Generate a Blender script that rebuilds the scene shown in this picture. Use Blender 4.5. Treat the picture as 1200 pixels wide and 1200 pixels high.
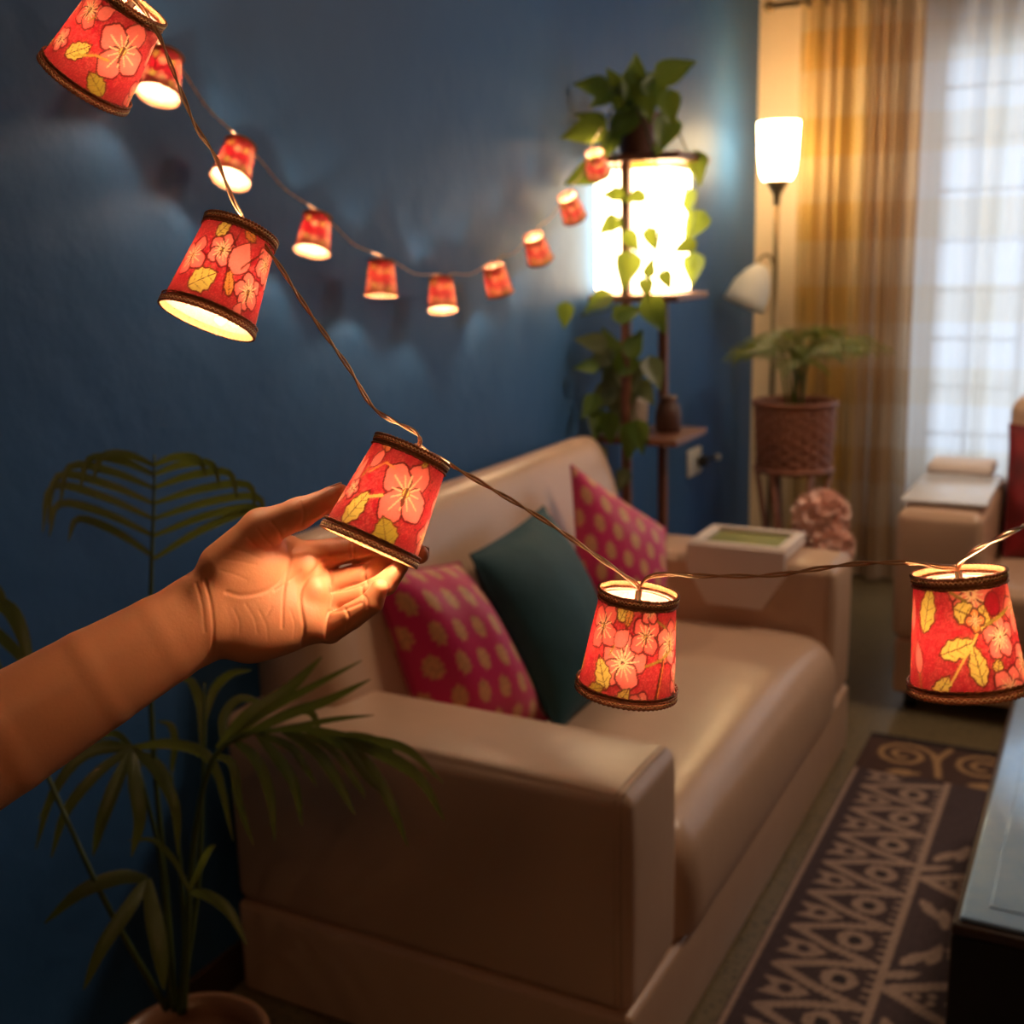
import bpy, bmesh, math, random
import numpy as np
from mathutils import Vector, Matrix

for o in list(bpy.data.objects):
    bpy.data.objects.remove(o)
SC = bpy.context.scene
COL = SC.collection
PI = math.pi

# ------------------------------------------------------------------ camera
YAW, PITCH, ROLL, FPX, CAMH = 0.49038788, 0.21821522, -0.0244479, 1350.0, 1.45
_fw = np.array([-math.sin(YAW)*math.cos(PITCH), math.cos(YAW)*math.cos(PITCH), -math.sin(PITCH)])
_r0 = np.array([math.cos(YAW), math.sin(YAW), 0.0])
_u0 = np.cross(_r0, _fw)
_r = math.cos(ROLL)*_r0 + math.sin(ROLL)*_u0
_u = -math.sin(ROLL)*_r0 + math.cos(ROLL)*_u0
CAM = np.array([0, 0, CAMH])
cd = bpy.data.cameras.new('camera')
cd.sensor_width = 36.0
cd.lens = 36.0*FPX/1200.0
cd.dof.use_dof = True
cd.dof.focus_distance = 0.84
cd.dof.aperture_fstop = 6.5
cd.clip_start = 0.05
cam = bpy.data.objects.new('camera', cd)
COL.objects.link(cam)
cam.matrix_world = Matrix(((_r[0], _u[0], -_fw[0], 0), (_r[1], _u[1], -_fw[1], 0), (_r[2], _u[2], -_fw[2], CAMH), (0, 0, 0, 1)))
SC.camera = cam

# ------------------------------------------------------------------ world, daylight, exposure
SC.view_settings.view_transform = 'Standard'
SC.view_settings.look = 'None'
SC.view_settings.exposure = 0.0
SC.view_settings.gamma = 1.0
SC.view_settings.use_curve_mapping = False
SKY = 2.9
wd = bpy.data.worlds.new('world')
SC.world = wd
wd.use_nodes = True
bg = wd.node_tree.nodes['Background']
bg.inputs[0].default_value = (0.66, 0.80, 1.0, 1)
bg.inputs[1].default_value = SKY

def area(name, loc, target, size, size_y, power, color, portal=False):
    l = bpy.data.lights.new(name, 'AREA')
    l.shape = 'RECTANGLE'
    l.size, l.size_y, l.energy, l.color = size, size_y, power, color
    o = bpy.data.objects.new(name, l)
    COL.objects.link(o)
    o.location = loc
    o.rotation_euler = (Vector(target)-Vector(loc)).to_track_quat('-Z', 'Y').to_euler()
    if portal:
        l.cycles.is_portal = True
    return o
area('window_portal', (0.75, 5.36, 1.36), (0.75, 0, 1.36), 3.1, 1.9, 1, (1, 1, 1), True)
area('overhead_fill', (0.35, 3.5, 2.62), (-0.4, 3.0, 0), 0.5, 0.5, 23, (1.0, 0.74, 0.52))  # added fill out of view, brightens the sofa and the room

area('rear_fill', (0.9, -0.9, 2.6), (-0.3, 1.4, 0.3), 0.4, 0.4, 6, (1.0, 0.50, 0.22))  # unseen warm fill added behind the camera for near, camera-facing sides

# lamp brightnesses (W / sr m2)
BULB = 1100.0          # string-light bulbs
PAPER = 11.0           # paper shade of the shelf lamp
TORCH = 34.0          # frosted shade of the floor lamp

# ------------------------------------------------------------------ helpers
def ray(px, py):
    return _fw + _r*(px-600)/FPX - _u*(py-600)/FPX
def at(px, py, d):
    return CAM + ray(px, py)*d
def atx(px, py, x):
    k = ray(px, py); return CAM + k*(x/k[0])
def aty(px, py, y):
    k = ray(px, py); return CAM + k*(y/k[1])
def atz(px, py, z):
    k = ray(px, py); return CAM + k*((z-CAMH)/k[2])

def lin(c):
    c = np.asarray(c, float)/255.0
    return np.where(c <= 0.04045, c/12.92, ((c+0.055)/1.055)**2.4)

def tag(o, label=None, cat=None, group=None, kind=None):
    if label: o['label'] = label
    if cat: o['category'] = cat
    if group: o['group'] = group
    if kind: o['kind'] = kind
    return o

def empty(name, loc, label=None, cat=None, group=None):
    o = bpy.data.objects.new(name, None)
    COL.objects.link(o)
    o.location = loc
    o.empty_display_size = 0.05
    return tag(o, label, cat, group)

def wm(o):
    m = o.matrix_basis.copy()
    p = o.parent
    while p:
        m = p.matrix_basis @ m
        p = p.parent
    return m

def link_mesh(name, verts, faces, mat, parent=None, smooth=True, colors=None, local=False):
    me = bpy.data.meshes.new(name)
    v = np.asarray(verts, dtype=float).reshape(-1, 3)
    if parent is not None and not local:
        inv = np.array(wm(parent).inverted())
        v = v @ inv[:3, :3].T + inv[:3, 3]
    me.from_pydata(v.tolist(), [], [list(map(int, f)) for f in faces])
    if colors is not None:
        a = me.color_attributes.new('Col', 'FLOAT_COLOR', 'POINT')
        c = np.ones((len(v), 4)); c[:, :3] = colors
        a.data.foreach_set('color', c.ravel())
    me.materials.append(mat)
    if smooth:
        me.polygons.foreach_set('use_smooth', [True]*len(me.polygons))
    me.update()
    o = bpy.data.objects.new(name, me)
    COL.objects.link(o)
    if parent is not None:
        o.parent = parent
    return o

class MB:
    """collects shapes, links them as ONE mesh object"""
    def __init__(s):
        s.v, s.f = [], []
    def add(s, v, f):
        b = len(s.v)
        s.v += [tuple(map(float, p)) for p in v]
        s.f += [tuple(int(i)+b for i in q) for q in f]
        return s
    def box(s, mn, mx, bevel=0.0, seg=3, puff=None, rot=None, cuts=0):
        bm = bmesh.new()
        bmesh.ops.create_cube(bm, size=1.0)
        mn, mx = np.array(mn, float), np.array(mx, float)
        c, d = (mn+mx)/2, mx-mn
        for v in bm.verts:
            v.co = Vector([v.co[i]*d[i] for i in range(3)])
        if cuts:
            bmesh.ops.subdivide_edges(bm, edges=bm.edges[:], cuts=cuts, use_grid_fill=True)
        if bevel:
            if cuts:
                es = [e for e in bm.edges if len(e.link_faces) == 2 and e.link_faces[0].normal.dot(e.link_faces[1].normal) < 0.5]
            else:
                es = bm.edges[:]
            bm.normal_update()
            if cuts:
                es = [e for e in bm.edges if e.link_faces[0].normal.dot(e.link_faces[1].normal) < 0.5]
            bmesh.ops.bevel(bm, geom=es, offset=bevel, segments=seg, profile=0.5, affect='EDGES')
        V = []
        for v in bm.verts:
            p = np.array(v.co)
            if puff is not None:
                q = np.clip(1-(2*p/d)**2, 0, 1)
                for i in range(3):
                    if puff[i]:
                        j, k = [a for a in range(3) if a != i]
                        p[i] += puff[i]*np.sign(p[i])*(abs(2*p[i]/d[i])**2)*math.sqrt(q[j]*q[k])
            if rot is not None:
                p = np.array(rot @ Vector(p))
            V.append(p+c)
        bm.verts.index_update()
        s.add(V, [[v.index for v in f.verts] for f in bm.faces])
        bm.free()
        return s
    def soft(s, mn, mx, r, puff=(0, 0, 0), mid=8):
        mn, mx = np.array(mn, float), np.array(mx, float)
        r = min(r, (mx-mn).min()*.499)
        def ax(i):
            a = [mn[i]+r*q for q in (0, .2, .4, .6, .8, 1.0)]
            b = list(np.linspace(mn[i]+r, mx[i]-r, mid)[1:-1])
            return np.array(a+b+[mx[i]-r*q for q in (1.0, .8, .6, .4, .2, 0)])
        A = [ax(0), ax(1), ax(2)]
        idx, V, F = {}, [], []
        def vid(p):
            k = tuple(np.round(p, 6))
            if k not in idx:
                idx[k] = len(V)
                inner = np.clip(p, mn+r, mx-r)
                d = p-inner; n = np.linalg.norm(d)
                o = inner+(d/n*r if n > 1e-9 else 0)
                c = (mn+mx)/2; q = 1-(2*(p-c)/(mx-mn))**2
                for i in range(3):
                    if puff[i]:
                        j, k2 = [a for a in range(3) if a != i]
                        o[i] += puff[i]*np.sign(p[i]-c[i])*abs(2*(p[i]-c[i])/(mx[i]-mn[i]))**2*(max(q[j], 0)*max(q[k2], 0))**.6
                V.append(o)
            return idx[k]
        for i in range(3):
            j, k = (i+1) % 3, (i+2) % 3
            for sd in (0, 1):
                for a in range(len(A[j])-1):
                    for b in range(len(A[k])-1):
                        q = []
                        for da, db in ((0, 0), (1, 0), (1, 1), (0, 1)):
                            p = np.zeros(3); p[i] = (mn, mx)[sd][i]; p[j] = A[j][a+da]; p[k] = A[k][b+db]
                            q.append(vid(p))
                        F.append(q if sd else q[::-1])
        return s.add(V, F)
    def tube(s, pts, rad, n=8, cap=True):
        pts = np.array(pts, float)
        m = len(pts)
        rad = np.broadcast_to(np.asarray(rad, float), (m,))
        t = np.gradient(pts, axis=0)
        t /= np.linalg.norm(t, axis=1)[:, None]+1e-12
        ref = np.array([0, 0, 1.0]) if abs(t[0][2]) < 0.9 else np.array([1.0, 0, 0])
        nn = np.cross(t[0], ref); nn /= np.linalg.norm(nn)
        V = []
        for i in range(m):
            nn = nn - t[i]*np.dot(nn, t[i]); nn /= np.linalg.norm(nn)+1e-12
            b = np.cross(t[i], nn)
            for k in range(n):
                a = 2*PI*k/n
                V.append(pts[i]+rad[i]*(math.cos(a)*nn+math.sin(a)*b))
        F = [(i*n+k, i*n+(k+1) % n, (i+1)*n+(k+1) % n, (i+1)*n+k) for i in range(m-1) for k in range(n)]
        if cap:
            F += [tuple(range(n))[::-1], tuple(range((m-1)*n, m*n))]
        return s.add(V, F)
    def lathe(s, prof, n=32, c=(0, 0, 0), rmod=None):
        V, m = [], len(prof)
        for r, z in prof:
            for k in range(n):
                a = 2*PI*k/n
                rr = r*(rmod(a, z) if rmod else 1)
                V.append((c[0]+rr*math.cos(a), c[1]+rr*math.sin(a), c[2]+z))
        F = [(i*n+k, i*n+(k+1) % n, (i+1)*n+(k+1) % n, (i+1)*n+k) for i in range(m-1) for k in range(n)]
        return s.add(V, F)
    def ball(s, c, r, n=10, m=6):
        r = np.broadcast_to(np.asarray(r, float), (3,))
        V = [(c[0], c[1], c[2]-r[2])]
        for i in range(1, m):
            p = -PI/2+PI*i/m
            for k in range(n):
                a = 2*PI*k/n
                V.append((c[0]+r[0]*math.cos(p)*math.cos(a), c[1]+r[1]*math.cos(p)*math.sin(a), c[2]+r[2]*math.sin(p)))
        V.append((c[0], c[1], c[2]+r[2]))
        F = [(0, 1+(k+1) % n, 1+k) for k in range(n)]
        for i in range(m-2):
            for k in range(n):
                F.append((1+i*n+k, 1+i*n+(k+1) % n, 1+(i+1)*n+(k+1) % n, 1+(i+1)*n+k))
        e = len(V)-1
        F += [(e, e-n+k, e-n+(k+1) % n) for k in range(n)]
        return s.add(V, F)
    def grid(s, P):
        P = np.asarray(P, float)
        a, b = P.shape[:2]
        F = [(i*b+j, i*b+j+1, (i+1)*b+j+1, (i+1)*b+j) for i in range(a-1) for j in range(b-1)]
        return s.add(P.reshape(-1, 3), F)
    def build(s, name, mat, parent=None, smooth=True, colors=None, local=False):
        return link_mesh(name, s.v, s.f, mat, parent, smooth, colors, local)

def flat_edges(o, ang=40):
    """smooth shading that keeps hard edges"""
    o.data.set_sharp_from_angle(angle=math.radians(ang))
    return o

def copy_tree(o, parent=None):
    c = o.copy(); COL.objects.link(c); c.parent = parent
    for ch in list(o.children):
        copy_tree(ch, c)
    return c

def spline(pts, n=8):
    """Catmull-Rom through pts"""
    P = np.array(pts, float)
    P = np.vstack([2*P[0]-P[1], P, 2*P[-1]-P[-2]])
    out = []
    for i in range(1, len(P)-2):
        for k in range(n):
            t = k/n
            out.append(0.5*((2*P[i])+(-P[i-1]+P[i+1])*t+(2*P[i-1]-5*P[i]+4*P[i+1]-P[i+2])*t*t+(-P[i-1]+3*P[i]-3*P[i+1]+P[i+2])*t**3))
    out.append(P[-2])
    return np.array(out)

# ------------------------------------------------------------------ materials
class NT:
    def __init__(s, name):
        s.m = bpy.data.materials.new(name)
        s.m.use_nodes = True
        s.t = s.m.node_tree
        s.t.nodes.clear()
        s.out = s.t.nodes.new('ShaderNodeOutputMaterial')
    def n(s, typ, **kw):
        x = s.t.nodes.new(typ)
        for k, v in kw.items():
            if hasattr(x, k):
                setattr(x, k, v)
            else:
                s.set(x, k.replace('_', ' '), v)
        return x
    def set(s, x, k, v):
        i = x.inputs[k]
        if isinstance(v, bpy.types.NodeSocket):
            s.t.links.new(v, i)
        else:
            i.default_value = (*v, 1) if (hasattr(v, '__len__') and len(v) == 3 and i.type == 'RGBA') else v
    def l(s, a, b):
        s.t.links.new(a, b)
    def surf(s, sock):
        s.l(sock, s.out.inputs[0])
    def math(s, op, a, b=None):
        x = s.n('ShaderNodeMath', operation=op)
        for i, v in enumerate((a, b)):
            if v is None: continue
            if isinstance(v, bpy.types.NodeSocket): s.l(v, x.inputs[i])
            else: x.inputs[i].default_value = v
        return x.outputs[0]
    def mix(s, f, a, b):
        x = s.n('ShaderNodeMix', data_type='RGBA')
        for i, v in ((0, f), (6, a), (7, b)):
            if isinstance(v, bpy.types.NodeSocket): s.l(v, x.inputs[i])
            else: x.inputs[i].default_value = (*v, 1) if hasattr(v, '__len__') and len(v) == 3 else v
        return x.outputs[2]
    def noise(s, scale, detail=3, vec=None, rough=0.5):
        x = s.n('ShaderNodeTexNoise')
        x.inputs['Scale'].default_value = scale
        x.inputs['Detail'].default_value = detail
        x.inputs['Roughness'].default_value = rough
        s.l(vec if vec else s.n('ShaderNodeTexCoord').outputs['Object'], x.inputs['Vector'])
        return x.outputs[0]
    def bump(s, h, strength=0.3, dist=0.005):
        x = s.n('ShaderNodeBump')
        x.inputs['Strength'].default_value = strength
        x.inputs['Distance'].default_value = dist
        s.l(h, x.inputs['Height'])
        return x.outputs[0]

def mat(name, color, rough=0.5, metal=0.0, var=0.15, scale=8.0, bump=0.0, bscale=60.0, bdist=0.002, spec=0.5, sheen=0.0, sss=None, coat=0.0):
    """principled surface with procedural colour variation and relief"""
    N = NT(name)
    b = N.n('ShaderNodeBsdfPrincipled')
    c = np.array(color, float)
    f = N.noise(scale, 4)
    N.set(b, 'Base Color', N.mix(f, np.clip(c*(1-var), 0, 1), np.clip(c*(1+var), 0, 1)))
    b.inputs['Roughness'].default_value = rough
    b.inputs['Metallic'].default_value = metal
    b.inputs['Specular IOR Level'].default_value = spec
    if sheen:
        b.inputs['Sheen Weight'].default_value = sheen
    if coat:
        b.inputs['Coat Weight'].default_value = coat
        b.inputs['Coat Roughness'].default_value = 0.1
    if sss:
        b.inputs['Subsurface Weight'].default_value = sss[0]
        b.inputs['Subsurface Radius'].default_value = sss[1]
        b.inputs['Subsurface Scale'].default_value = sss[2]
    if bump:
        N.set(b, 'Normal', N.bump(N.noise(bscale, 4), bump, bdist))
    N.surf(b.outputs[0])
    return N.m

def mat_attr(name, rough=0.7, bump=0.0, bscale=400.0, bdist=0.001, sheen=0.0):
    """printed / woven cloth: colours come from the pattern drawn on the mesh"""
    N = NT(name)
    a = N.n('ShaderNodeAttribute', attribute_name='Col')
    b = N.n('ShaderNodeBsdfPrincipled')
    N.l(a.outputs['Color'], b.inputs['Base Color'])
    b.inputs['Roughness'].default_value = rough
    b.inputs['Sheen Weight'].default_value = sheen
    if bump:
        N.set(b, 'Normal', N.bump(N.noise(bscale, 2), bump, bdist))
    N.surf(b.outputs[0])
    return N.m

def mat_emit(name, color, strength):
    N = NT(name)
    e = N.n('ShaderNodeEmission')
    e.inputs[0].default_value = (*color, 1)
    e.inputs[1].default_value = strength
    N.surf(e.outputs[0])
    return N.m

def mat_leaf(name, c1, c2, trans=0.35, scale=14):
    N = NT(name)
    f = N.noise(scale, 3)
    c = N.mix(f, c1, c2)
    b = N.n('ShaderNodeBsdfPrincipled')
    N.l(c, b.inputs['Base Color']); b.inputs['Roughness'].default_value = 0.42
    t = N.n('ShaderNodeBsdfTranslucent')
    N.l(N.mix(0.5, c, (0.45, 0.5, 0.05)), t.inputs[0])
    m = N.n('ShaderNodeMixShader'); m.inputs[0].default_value = trans
    N.l(b.outputs[0], m.inputs[1]); N.l(t.outputs[0], m.inputs[2])
    N.surf(m.outputs[0])
    return N.m

M = {}
M['blue'] = mat('blue_wall_paint', (0.026, 0.098, 0.25), 0.55, var=0.16, scale=2.2, bump=0.35, bscale=14, bdist=0.01, spec=0.35)
M['cream'] = mat('cream_wall_paint', (0.72, 0.55, 0.36), 0.7, var=0.05, scale=3)
M['ceil'] = mat('ceiling_paint', (0.28, 0.24, 0.2), 0.8, var=0.04)
M['dimwall'] = mat('room_paint', (0.14, 0.09, 0.06), 0.8, var=0.05)
M['leather'] = mat('cream_leather', (0.60, 0.385, 0.26), 0.31, var=0.07, scale=5, bump=0.25, bscale=9, bdist=0.012, spec=0.5)
M['pipe'] = mat('leather_piping', (0.48, 0.31, 0.2), 0.35, var=0.06)
M['wood'] = mat('dark_red_wood', (0.20, 0.075, 0.04), 0.4, var=0.4, scale=22, bump=0.1)
M['brown'] = mat('brown_clay', (0.09, 0.035, 0.022), 0.5, var=0.2)
M['wicker'] = mat('red_brown_wicker', (0.26, 0.085, 0.04), 0.5, var=0.3, scale=30)
M['soil'] = mat('potting_soil', (0.03, 0.018, 0.01), 0.95, var=0.4, scale=60, bump=0.6, bscale=80, bdist=0.01)
M['terra'] = mat('brown_glazed_pot', (0.22, 0.10, 0.05), 0.3, var=0.2)
M['paleceramic'] = mat('pale_ceramic', (0.5, 0.4, 0.32), 0.35, var=0.1)
M['brass'] = mat('aged_brass', (0.20, 0.14, 0.07), 0.35, metal=0.8, var=0.2)
M['white'] = mat('white_plastic', (0.75, 0.70, 0.60), 0.4, var=0.03)
M['black'] = mat('black_plastic', (0.012, 0.012, 0.013), 0.4, var=0.1)
M['blackwood'] = mat('black_painted_wood', (0.006, 0.005, 0.005), 0.45, var=0.3, scale=18)
M['darkwood'] = mat('dark_brown_wood', (0.05, 0.025, 0.015), 0.35, var=0.3, scale=18)
M['teal'] = mat('teal_velvet', (0.004, 0.055, 0.072), 0.7, var=0.35, scale=9, bump=0.3, bscale=14, bdist=0.012, sheen=0.04)
M['brocade'] = mat_attr('pink_brocade', 0.5, 0.25, 500, 0.0008, sheen=0.3)
M['redcloth'] = mat_attr('red_brocade', 0.6, 0.2, 400, 0.0008)
M['rug'] = mat_attr('woven_rug', 0.9, 0.5, 260, 0.003)
M['palm'] = mat_leaf('palm_leaf', (0.035, 0.060, 0.012), (0.15, 0.14, 0.036), 0.28, 9)
M['palmfar'] = mat_leaf('far_palm_leaf', (0.07, 0.10, 0.014), (0.15, 0.17, 0.03), 0.35, 9)
M['pothos'] = mat_leaf('pothos_leaf', (0.035, 0.085, 0.012), (0.12, 0.20, 0.025), 0.4, 22)
M['variegated'] = mat_leaf('variegated_leaf', (0.02, 0.05, 0.02), (0.22, 0.24, 0.12), 0.25, 45)
M['stem'] = mat('green_stem', (0.06, 0.09, 0.02), 0.5, var=0.3)
M['skin'] = mat('skin', (0.60, 0.235, 0.115), 0.48, var=0.12, scale=30, bump=0.22, bscale=420, bdist=0.0006, spec=0.4, sss=(0.18, (1.0, 0.32, 0.14), 0.009))
M['nail'] = mat('finger_nail', (0.66, 0.34, 0.24), 0.28, var=0.04, spec=0.5)
M['braid'] = mat('dark_gold_braid', (0.40, 0.17, 0.075), 0.4, metal=0.15, var=0.8, scale=420)
M['braid2'] = mat('gold_thread', (0.95, 0.62, 0.32), 0.35, metal=0.6, var=0.4, scale=500)
M['wire'] = mat('copper_wire', (0.72, 0.43, 0.25), 0.3, metal=0.25, var=0.2, scale=60)
M['petal'] = mat('peach_petal', (0.95, 0.62, 0.52), 0.7, var=0.12, scale=20, sss=(0.1, (1, .5, .4), 0.01))
M['green_glass'] = mat('olive_cloth', (0.22, 0.22, 0.05), 0.6, var=0.15, scale=20)
M['traycloth'] = mat('pale_leatherette', (0.74, 0.62, 0.56), 0.5, var=0.05)
M['cover'] = mat('glossy_pale_cover', (0.70, 0.70, 0.74), 0.2, var=0.05)
M['metalgrey'] = mat('painted_steel', (0.45, 0.42, 0.38), 0.4, var=0.05)

M['bulb'] = mat_emit('warm_bulb', (1.0, 0.70, 0.42), BULB)
def mat_paper(name, color, strength, tint=(0.8, 0.62, 0.4)):
    N = NT(name)
    e = N.n('ShaderNodeEmission'); e.inputs[0].default_value = (*color, 1); e.inputs[1].default_value = strength
    d = N.n('ShaderNodeBsdfDiffuse'); d.inputs[0].default_value = (*tint, 1)
    a = N.n('ShaderNodeAddShader')
    N.l(e.outputs[0], a.inputs[0]); N.l(d.outputs[0], a.inputs[1])
    N.surf(a.outputs[0])
    return N.m
M['paper'] = mat_paper('lit_paper_shade', (1.0, 0.72, 0.42), PAPER)
M['frosted'] = mat_paper('lit_frosted_glass', (1.0, 0.71, 0.36), TORCH)

def mat_shade():
    N = NT('printed_shade_cloth')
    a = N.n('ShaderNodeAttribute', attribute_name='Col').outputs['Color']
    d = N.n('ShaderNodeBsdfDiffuse')
    N.l(N.mix(0.45, a, (0.8, 0.6, 0.45)), d.inputs[0])
    t = N.n('ShaderNodeBsdfTranslucent')
    x = N.n('ShaderNodeMix', data_type='RGBA', blend_type='MULTIPLY')
    x.inputs[0].default_value = 1.0
    N.l(a, x.inputs[6]); x.inputs[7].default_value = (0.084, 0.074, 0.076, 1)
    N.l(x.outputs[2], t.inputs[0])
    m = N.n('ShaderNodeMixShader'); m.inputs[0].default_value = 0.5
    N.l(d.outputs[0], m.inputs[1]); N.l(t.outputs[0], m.inputs[2])
    N.surf(m.outputs[0])
    return N.m
M['shade'] = mat_shade()
def mat_band():
    N = NT('braid_backing')
    f = N.noise(380, 2)
    d = N.n('ShaderNodeBsdfDiffuse'); N.l(N.mix(f, (0.18, 0.07, 0.03), (0.42, 0.20, 0.09)), d.inputs[0])
    t = N.n('ShaderNodeBsdfTranslucent'); N.l(N.mix(f, (0.007, 0.0020, 0.0009), (0.026, 0.010, 0.005)), t.inputs[0])
    m = N.n('ShaderNodeAddShader')
    N.l(d.outputs[0], m.inputs[0]); N.l(t.outputs[0], m.inputs[1]); N.surf(m.outputs[0])
    return N.m
M['band'] = mat_band()

def mat_floor():
    N = NT('terrazzo_floor')
    co = N.n('ShaderNodeTexCoord').outputs['Object']
    v = N.n('ShaderNodeTexVoronoi'); v.inputs['Scale'].default_value = 70
    N.l(co, v.inputs['Vector'])
    c = N.mix(N.noise(60, 3, co), (0.10, 0.075, 0.035), (0.24, 0.18, 0.10))
    c = N.mix(N.math('LESS_THAN', v.outputs['Distance'], 0.28), c, (0.06, 0.05, 0.028))
    b = N.n('ShaderNodeBsdfPrincipled')
    N.l(c, b.inputs['Base Color']); b.inputs['Roughness'].default_value = 0.28
    N.surf(b.outputs[0])
    return N.m
M['floor'] = mat_floor()

def mat_curtain(name, base, band, transp, trans, tint):
    """woven check: bands across (height) and along (cloth width in UV x)"""
    N = NT(name)
    uv = N.n('ShaderNodeUVMap').outputs[0]
    sp = N.n('ShaderNodeSeparateXYZ'); N.l(uv, sp.inputs[0])
    def band_(s, period, lo, hi):
        fr = N.math('FRACT', N.math('DIVIDE', s, period))
        return N.math('MULTIPLY', N.math('GREATER_THAN', fr, lo), N.math('LESS_THAN', fr, hi))
    h = band_(sp.outputs[1], 0.345, 0.30, 0.75)
    w = band_(sp.outputs[0], 0.30, 0.1, 0.5)
    f = N.math('ADD', N.math('MULTIPLY', h, 0.6), N.math('MULTIPLY', w, 0.4))
    c = N.mix(f, base, band)
    d = N.n('ShaderNodeBsdfDiffuse'); N.l(c, d.inputs[0])
    t = N.n('ShaderNodeBsdfTranslucent'); N.l(N.mix(0.35, c, tint), t.inputs[0])
    p = N.n('ShaderNodeBsdfTransparent'); N.l(N.mix(f, (1, 1, 1), (0.95, 0.88, 0.76)), p.inputs[0])
    m1 = N.n('ShaderNodeMixShader'); m1.inputs[0].default_value = trans
    N.l(d.outputs[0], m1.inputs[1]); N.l(t.outputs[0], m1.inputs[2])
    m2 = N.n('ShaderNodeMixShader')
    N.l(N.math('SUBTRACT', transp, N.math('MULTIPLY', f, transp*0.55)), m2.inputs[0])
    N.l(m1.outputs[0], m2.inputs[1]); N.l(p.outputs[0], m2.inputs[2])
    N.surf(m2.outputs[0])
    return N.m
M['gold_curtain'] = mat_curtain('gold_check_curtain', (0.62, 0.47, 0.27), (0.56, 0.35, 0.10), 0.12, 0.4, (0.7, 0.5, 0.22))
M['tan_curtain'] = mat_curtain('tan_check_curtain', (0.62, 0.50, 0.38), (0.52, 0.34, 0.19), 0.12, 0.5, (0.8, 0.68, 0.52))
M['sheer'] = mat_curtain('sheer_check_curtain', (0.80, 0.79, 0.77), (0.74, 0.66, 0.52), 0.09, 0.66, (0.9, 0.85, 0.8))

def mat_glass():
    N = NT('window_glass')
    t = N.n('ShaderNodeBsdfTransparent'); g = N.n('ShaderNodeBsdfGlossy'); g.inputs['Roughness'].default_value = 0.02
    m = N.n('ShaderNodeMixShader'); m.inputs[0].default_value = 0.06
    N.l(t.outputs[0], m.inputs[1]); N.l(g.outputs[0], m.inputs[2]); N.surf(m.outputs[0])
    return N.m
M['glass'] = mat_glass()

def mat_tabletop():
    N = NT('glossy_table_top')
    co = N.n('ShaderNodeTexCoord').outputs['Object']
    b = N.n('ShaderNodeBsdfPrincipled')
    N.set(b, 'Base Color', N.mix(N.noise(30, 5, co), (0.36, 0.62, 1.0), (0.54, 0.76, 1.0)))  # blue in the base colour stands in for the bright window reflection
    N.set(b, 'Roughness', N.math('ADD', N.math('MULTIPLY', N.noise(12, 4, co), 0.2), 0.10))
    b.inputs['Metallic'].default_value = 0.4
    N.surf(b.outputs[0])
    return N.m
M['tabletop'] = mat_tabletop()

# ------------------------------------------------------------------ pattern drawing (flat print / weave on dense meshes)
class Canvas:
    def __init__(s, X, Y, base):
        s.X, s.Y = np.asarray(X, float).ravel(), np.asarray(Y, float).ravel()
        s.c = np.tile(np.asarray(base, float), (len(s.X), 1))
    def poly(s, P, col, edge=None, ew=0.0):
        P = np.array(P, float)
        b = ew+1e-6
        idx = np.where((s.X > P[:, 0].min()-b) & (s.X < P[:, 0].max()+b) & (s.Y > P[:, 1].min()-b) & (s.Y < P[:, 1].max()+b))[0]
        if not len(idx): return
        x, y = s.X[idx], s.Y[idx]
        ins = np.zeros(len(idx), bool)
        dmin = np.full(len(idx), 1e9)
        n = len(P)
        for i in range(n):
            x1, y1 = P[i]; x2, y2 = P[(i+1) % n]
            cond = ((y1 > y) != (y2 > y))
            with np.errstate(divide='ignore', invalid='ignore'):
                xi = (x2-x1)*(y-y1)/(y2-y1+1e-15)+x1
            ins ^= cond & (x < xi)
            if edge is not None:
                dx, dy = x2-x1, y2-y1
                t = np.clip(((x-x1)*dx+(y-y1)*dy)/(dx*dx+dy*dy+1e-12), 0, 1)
                dmin = np.minimum(dmin, np.hypot(x-x1-t*dx, y-y1-t*dy))
        if col is not None: s.c[idx[ins]] = col
        if edge is not None: s.c[idx[dmin < ew]] = edge
    def line(s, P, w, col):
        P = np.array(P, float)
        for (x1, y1), (x2, y2) in zip(P[:-1], P[1:]):
            idx = np.where((s.X > min(x1, x2)-w) & (s.X < max(x1, x2)+w) & (s.Y > min(y1, y2)-w) & (s.Y < max(y1, y2)+w))[0]
            if not len(idx): continue
            dx, dy = x2-x1, y2-y1
            t = np.clip(((s.X[idx]-x1)*dx+(s.Y[idx]-y1)*dy)/(dx*dx+dy*dy+1e-12), 0, 1)
            d = np.hypot(s.X[idx]-x1-t*dx, s.Y[idx]-y1-t*dy)
            s.c[idx[d < w]] = col
    def dot(s, x, y, r, col, edge=None, ew=0):
        idx = np.where((abs(s.X-x) < r+ew) & (abs(s.Y-y) < r+ew))[0]
        d = np.hypot(s.X[idx]-x, s.Y[idx]-y)
        s.c[idx[d < r]] = col
        if edge is not None: s.c[idx[abs(d-r) < ew]] = edge

CR = lin((176, 18, 40)); CORAL = lin((252, 124, 108)); CORAL2 = lin((248, 104, 92)); YEL = lin((238, 206, 96)); OLV = lin((196, 172, 62))
DK = lin((92, 26, 14)); PALE = lin((255, 214, 150)); ORG = lin((244, 150, 70)); MAR = lin((96, 8, 18))

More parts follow.
